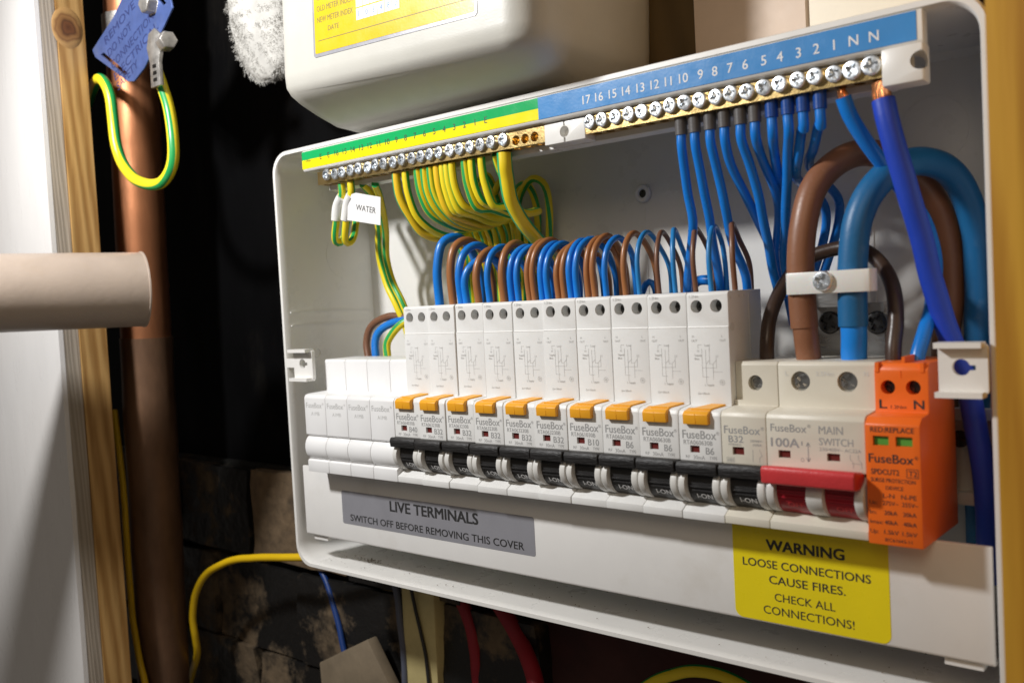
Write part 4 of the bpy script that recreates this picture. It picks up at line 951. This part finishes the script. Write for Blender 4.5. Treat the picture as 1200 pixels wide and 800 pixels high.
# keep its bottom clear of the box rim
q0 = at(370, 64, -20.2); q1 = at(556, 14, -20.2)
ux = (q1-q0).normalized(); uz = Vector((-ux.z, 0, ux.x)).normalized()
W_ = (q1-q0).length
def lf(y): return lambda u, v: Vector((q0.x, y, q0.z))+ux*u+uz*v
def card(mb, u0, v0, u1, v1, y):
    f = lf(y); mb.raw([f(u0, v0), f(u1, v0), f(u1, v1), f(u0, v1)], [(0, 1, 2, 3)])
def slab(name, u0, v0, u1, v1, ya, yb, m, parent, r=1.0):
    mb = MB(); P_ = rrect(u0, v0, u1, v1, r, 4); f = lf(ya); g = lf(yb); n = len(P_)
    mb.raw([f(*p) for p in P_]+[g(*p) for p in P_], [tuple(range(n))]+[tuple(range(2*n-1, n-1, -1))]+[(i, i+n, (i+1) % n+n, (i+1) % n) for i in range(n)])
    bmesh.ops.recalc_face_normals(mb.bm, faces=mb.bm.faces); return mb.build(name, M[m], parent)
slab('label_border', -1.4, -1.6, W_+1.4, 60, -20.25, -19.9, 'silver', mt, 1.6)
ml = slab('yellow_label', 0, 0, W_, 58, -20.35, -20.2, 'mlabel', mt, .8)
mb = MB(); f = lf(-20.42)
text(mb, 'DATE', 10, 9.4, 0, 2.3, w=8, frame=f)
text(mb, 'NEW METER INDEX', 2.2, 14.2, 0, 2.6, w=26, frame=f)
text(mb, 'OLD METER INDEX', 2.2, 19.4, 0, 2.6, w=26, frame=f)
text(mb, 'CUSTOMER NAME', 2.2, 24.6, 0, 2.6, w=26, frame=f)
mb.raw([f(2.5, 5.6), f(W_-3, 5.6), f(W_-3, 5.95), f(2.5, 5.95)], [(0, 1, 2, 3)])
mb.build('print', M['mprint'], ml)
mb = MB()
mb2 = MB()
for row_, v in ((0, 10.2), (1, 16.0)):
    for i in range(6):
        u = 30.6+i*4.85; a = lf(-20.44)
        mb.raw([a(u, v), a(u+4.5, v), a(u+4.5, v+5.2), a(u, v+5.2)], [(0, 1, 2, 3)])
        text(mb2, '174625'[i] if row_ else '103482'[i], u+1.5, v+1.4, 0, 2.6, frame=lf(-20.5), bold=-.01)
mb.build('index_boxes', M['paper'], ml); mb2.build('handwritten_digits', M['tag'], ml)
text_b = MB()

# ================================================================ FLEECE
fc = at(300, 18, 30)
fl = thing('fleece_cloth', 'fluffy white fleece hanging left of the meter cover', 'cloth', fc+Vector((0, 0, -50)))
mb = MB()
bmesh.ops.create_icosphere(mb.bm, subdivisions=4, radius=1)
for v in mb.bm.verts:
    d = v.co.copy(); q = noise.noise(d*1.7)*.10+noise.noise(d*4)*.05
    e = lambda t: math.copysign(abs(t)**.62, t)
    v.co = Vector((e(d.x)*31*(1+q)+6+d.z*-5, e(d.y)*15*(1+q), e(d.z)*62*(1+q)))+fc+Vector((9, 0, 23))
core = [(v.co.copy(), v.normal.copy()) for v in mb.bm.verts]
mb.bm.normal_update(); core = [(v.co.copy(), v.normal.copy()) for v in mb.bm.verts if v.co.y < fc.y+8]
mb.build('fabric', M['fleece'], fl)
mb = MB()
for i in range(26000):
    p, nr = random.choice(core)
    p = p+Vector((random.uniform(-2, 2), random.uniform(-2, 2), random.uniform(-2, 2)))
    d = (nr+Vector((random.uniform(-.9, .9), random.uniform(-.9, .9), random.uniform(-1.1, .5)))).normalized()
    s_ = d.orthogonal().normalized()*.12; l = random.uniform(.6, 1.5)
    mid = p+d*l*.6; tip = p+d*l+Vector((0, 0, -l*.35))
    mb.raw([p-s_, p+s_, mid+s_*.7, mid-s_*.7, tip], [(0, 1, 2, 3), (3, 2, 4)])
o = mb.build('pile', M['fleece'], fl, kind='stuff')

# ================================================================ COPPER PIPE, CLAMP, TAG
pc = thing('water_pipe', 'vertical copper pipe, bright above and tarnished dark below, between stud and box', 'pipe', (-199, 22, -420))
def pcx(py): return at((135+193)/2+(py-250)*.051, py, 22)
top = pcx(-120); mid = pcx(395); bot = pcx(900)
prr = 16.7
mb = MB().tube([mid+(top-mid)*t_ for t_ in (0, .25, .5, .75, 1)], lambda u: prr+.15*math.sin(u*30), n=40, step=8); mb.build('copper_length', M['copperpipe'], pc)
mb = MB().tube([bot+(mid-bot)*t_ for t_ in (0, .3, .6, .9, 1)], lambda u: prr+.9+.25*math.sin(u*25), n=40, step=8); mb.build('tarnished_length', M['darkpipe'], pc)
# earth clamp behind the tag
YC = 2
k0 = at(150, 40, 22)
clp = thing('pipe_earth_clamp', 'galvanised earth clamp with lug and bolt on the copper pipe beside the blue tag', 'clamp', (k0.x, 10, k0.z-8))
mb = MB().lathe(pcx(30)+Vector((0, 0, -9)), (top-mid), [(prr+.3, 0), (prr+1.6, 0), (prr+1.6, 14), (prr+.3, 14)], 40); mb.build('band', M['lug'], clp)
l0 = at(184, 52, -13); l1 = at(180, 90, -13); l2 = at(192, 90, -13)
wl_ = (l2-l1).length
c0 = at(181, 50, -13)
mb = MB().prism_y([(c0.x-5.5, c0.z-12), (c0.x-6, c0.z-26), (c0.x+1.5+3.5, c0.z-26), (c0.x+5, c0.z-12), (c0.x+8, c0.z-4), (c0.x+7.5, c0.z+4), (c0.x+2, c0.z+8), (c0.x-5, c0.z+6), (c0.x-8, c0.z-2)], -14, -11.4)
mb.bevel(.6, 2); mb.build('lug', M['lug'], clp)
mb = MB()
for dz in (-15, -19, -23): mb.box((c0.x-2, -14.3, c0.z+dz), (c0.x+2, -13.8, c0.z+dz+2))
mb.bevel(.2, 1); mb.build('crimp_mark', M['darkscrew'], clp)
c1 = at(195, 48, -14)
mb = MB().lathe(c1+Vector((-6, 2, 0)), (1, -.25, 0), [(0, 0), (5.5, 0), (5.5, 9), (5.0, 10), (0, 10)], 6); mb.bevel(.5, 2); mb.build('nut', M['lug'], clp)
# tag
tg = thing('blue_tag', 'blue embossed metal safety tag tilted across the copper pipe', 'tag', at(155, 60, -12))
poly = [(109, 59), (112.5, 67.5), (151, 96), (158, 95.6), (170, 80), (203, 9.4), (201, 0), (188, -30), (150, -45), (143, 0), (134, 20)]
pp = [at(a, b, -12) for a, b in poly]
a = MB().prism_y([(p.x, p.z) for p in pp], -12.6, -11.4); a.bevel(.25, 1); a = a.mesh('a', scale=1)
sl_ = [at(x, y, -12) for x, y in ((119, 64.5), (122.5, 61.8), (151, 86), (147.5, 89))]
h = MB().prism_y([(p.x, p.z) for p in sl_], -20, -5).mesh('h', scale=1)
h2p = [at(x, y, -12) for x, y in ((182, -6), (188, -6), (196, 4), (193, 7))]
h2 = MB().prism_y([(p.x, p.z) for p in h2p], -20, -5).mesh('h', scale=1)
r = boolean(a, [h, h2]); r.transform(Matrix.Translation(-BASE[tg.name])); r.transform(Matrix.Scale(S, 4)); r.materials.clear(); r.materials.append(M['tag']); r.set_sharp_from_angle(angle=.5)
link('plate', r, tg)
o0 = at(124, 53, -12.7); o1 = at(166, -2, -12.7); ut = (o1-o0).normalized(); vt = Vector((ut.z, 0, -ut.x)); vt = -vt
if vt.x > 0: vt = -vt
mb = MB()
for i, (s, off, ln) in enumerate((('REMOVE', 0, 44), ('DO NOT', 9, 34), ('CONNECTION', 18, 60), ('ELECTRICAL', 26, 62), ('SAFETY', 33, 30))):
    o_ = o0-vt*off
    text(mb, s, 0, 0, 0, 5.2, w=ln*.95, bold=.004, frame=lambda u, v, o_=o_: Vector((o_.x, -12.68, o_.z))+ut*u+vt*v)
mb.build('embossed_words', M['tagdark'], tg)
bq = at(176, 5, -14)
mb = MB().lathe(bq+Vector((0, 3, 0)), (0, -1, 0), [(0, 0), (8, 0), (8, 1.4), (6.2, 1.6), (6.2, 7), (5.4, 7.8), (0, 7.8)], 6); mb.bevel(.5, 2); mb.build('bolt_head', M['lug'], tg)
wire('bonding_wire', 'green and yellow bonding wire in a U loop in front of the copper pipe', PX([(96, 145, 20), (106, 112, 6), (113, 95, -6), (121, 95, -10), (129, 112, -10), (133, 150, -10), (140, 183, -10), (154, 206, -10), (172, 216, -9), (190, 213, -8), (201, 196, -7), (203, 165, -6), (198, 128, -5), (189, 98, -7), (184, 84, -7)]), 3.5, 'gy', cat='wire', twist=1.2, phase=.72, n=24)
# lower yellow wires
wire('yellow_cable', 'yellow cable curving out from behind the lower left corner of the box', PX([(420, 655, 50), (380, 653, 45), (345, 652.5, 40), (300, 653, 38), (270, 657, 36), (245, 670, 34), (230, 692, 32), (226, 720, 32), (229, 745, 34), (231, 765, 38), (227, 782, 48), (222, 800, 64)]), 2.5, 'yel', cat='cable', n=16)
wire('yellow_cable', 'yellow cable hugging the right side of the pine stud near the bottom', PX([(134, 480, 4), (143, 560, 2), (149, 640, 0), (153, 700, 0), (158, 740, 0), (163, 770, 0), (170, 800, 0), (174, 830, 0)]), 2.2, 'yel', cat='cable', n=16)

# beige tube in front, pointing in from the left
cb = CAM+fwd*560+right*((168-600)/FOC*560)+up*((400-339)/FOC*560)
ca = CAM+fwd*505+right*((-60-600)/FOC*505)+up*((400-345)/FOC*505)
ca = ca+(ca-cb)*.9
tu = thing('beige_tube', 'beige round tube end reaching in from the left edge of the view', 'tube', ca)
ax = (cb-ca); L_ = ax.length
MB().lathe(ca, ax, [(0, 0), (21.4, 0), (21.8, L_*.5), (22.1, L_-1.2), (22.6, L_-1.0), (22.6, L_-.2), (21.9, L_), (19.8, L_), (19.6, L_-9), (0, L_-9)], 64).build('tube', M['cardtube'], tu)

# ================================================================ BELOW THE BOX
mb = MB().prism_y([(p.x, p.z) for p in (at(468, 660, 66), at(506, 660, 66), at(514, 820, 66), at(476, 820, 66))], 66, 80); mb.bevel(1.5, 2)
mb.build('painted_batten', M['batten'], label='cream-yellow painted batten with flaking paint standing below the box', cat='batten')
mb = MB().prism_y([(p.x, p.z) for p in (at(400, 690, 76), at(470, 690, 76), at(478, 830, 76), at(430, 830, 76))], 76, 79)
mb.build('ochre_board', M['ochre'], label='dim ochre board left of the cream-yellow batten below the box', cat='board')
mb = MB().prism_y([(p.x, p.z) for p in (at(374, 776, 56), at(430, 749, 56), at(462, 815, 56), at(380, 840, 56))], 56, 64); mb.bevel(.8, 2)
mb.build('timber_offcut', M['rawcard'], label='tilted pale offcut at the bottom, left of the batten', cat='offcut')
wire('blue_cable', 'thin dark blue cable dropping from under the left end of the box', PX([(372, 660, 74), (384, 685, 72), (394, 720, 70), (402, 755, 68), (409, 790, 66), (414, 830, 64)]), 2.0, 'darkblue', cat='cable')
wire('grey_cable', 'slate grey cable running down the left side of the batten', PX([(460, 670, 66), (466, 700, 66), (470, 735, 66), (474, 775, 66), (476, 830, 66)]), 2.2, 'greycable', cat='cable')
wire('black_wire', 'thin black wire running down over the cream-yellow batten', PX([(480, 680, 62), (486, 710, 64), (494, 745, 64.6), (500, 775, 64.5), (505, 830, 64)]), 1.1, 'black', cat='wire')
wire('red_cable', 'dim red cable hanging behind the middle of the box bottom', PX([(530, 680, 74), (548, 720, 74), (556, 750, 74), (560, 790, 76), (566, 830, 76)]), 4, 'redcable', cat='cable', group='red cables below the box')
wire('red_cable', 'red cable whose lower end catches the light at the bottom edge', PX([(566, 680, 75), (594, 722, 74), (610, 752, 72), (624, 785, 64), (634, 830, 54)]), 4.6, 'redcable', cat='cable', group='red cables below the box')
wire('earth_cable', 'green and yellow cable arching at the bottom centre below the box', PX([(730, 840, 72), (755, 806, 72), (790, 789, 72), (825, 786, 72), (860, 797, 72), (890, 817, 72), (905, 845, 72)]), 3.0, 'gy', cat='cable', twist=1, phase=.78, n=20)
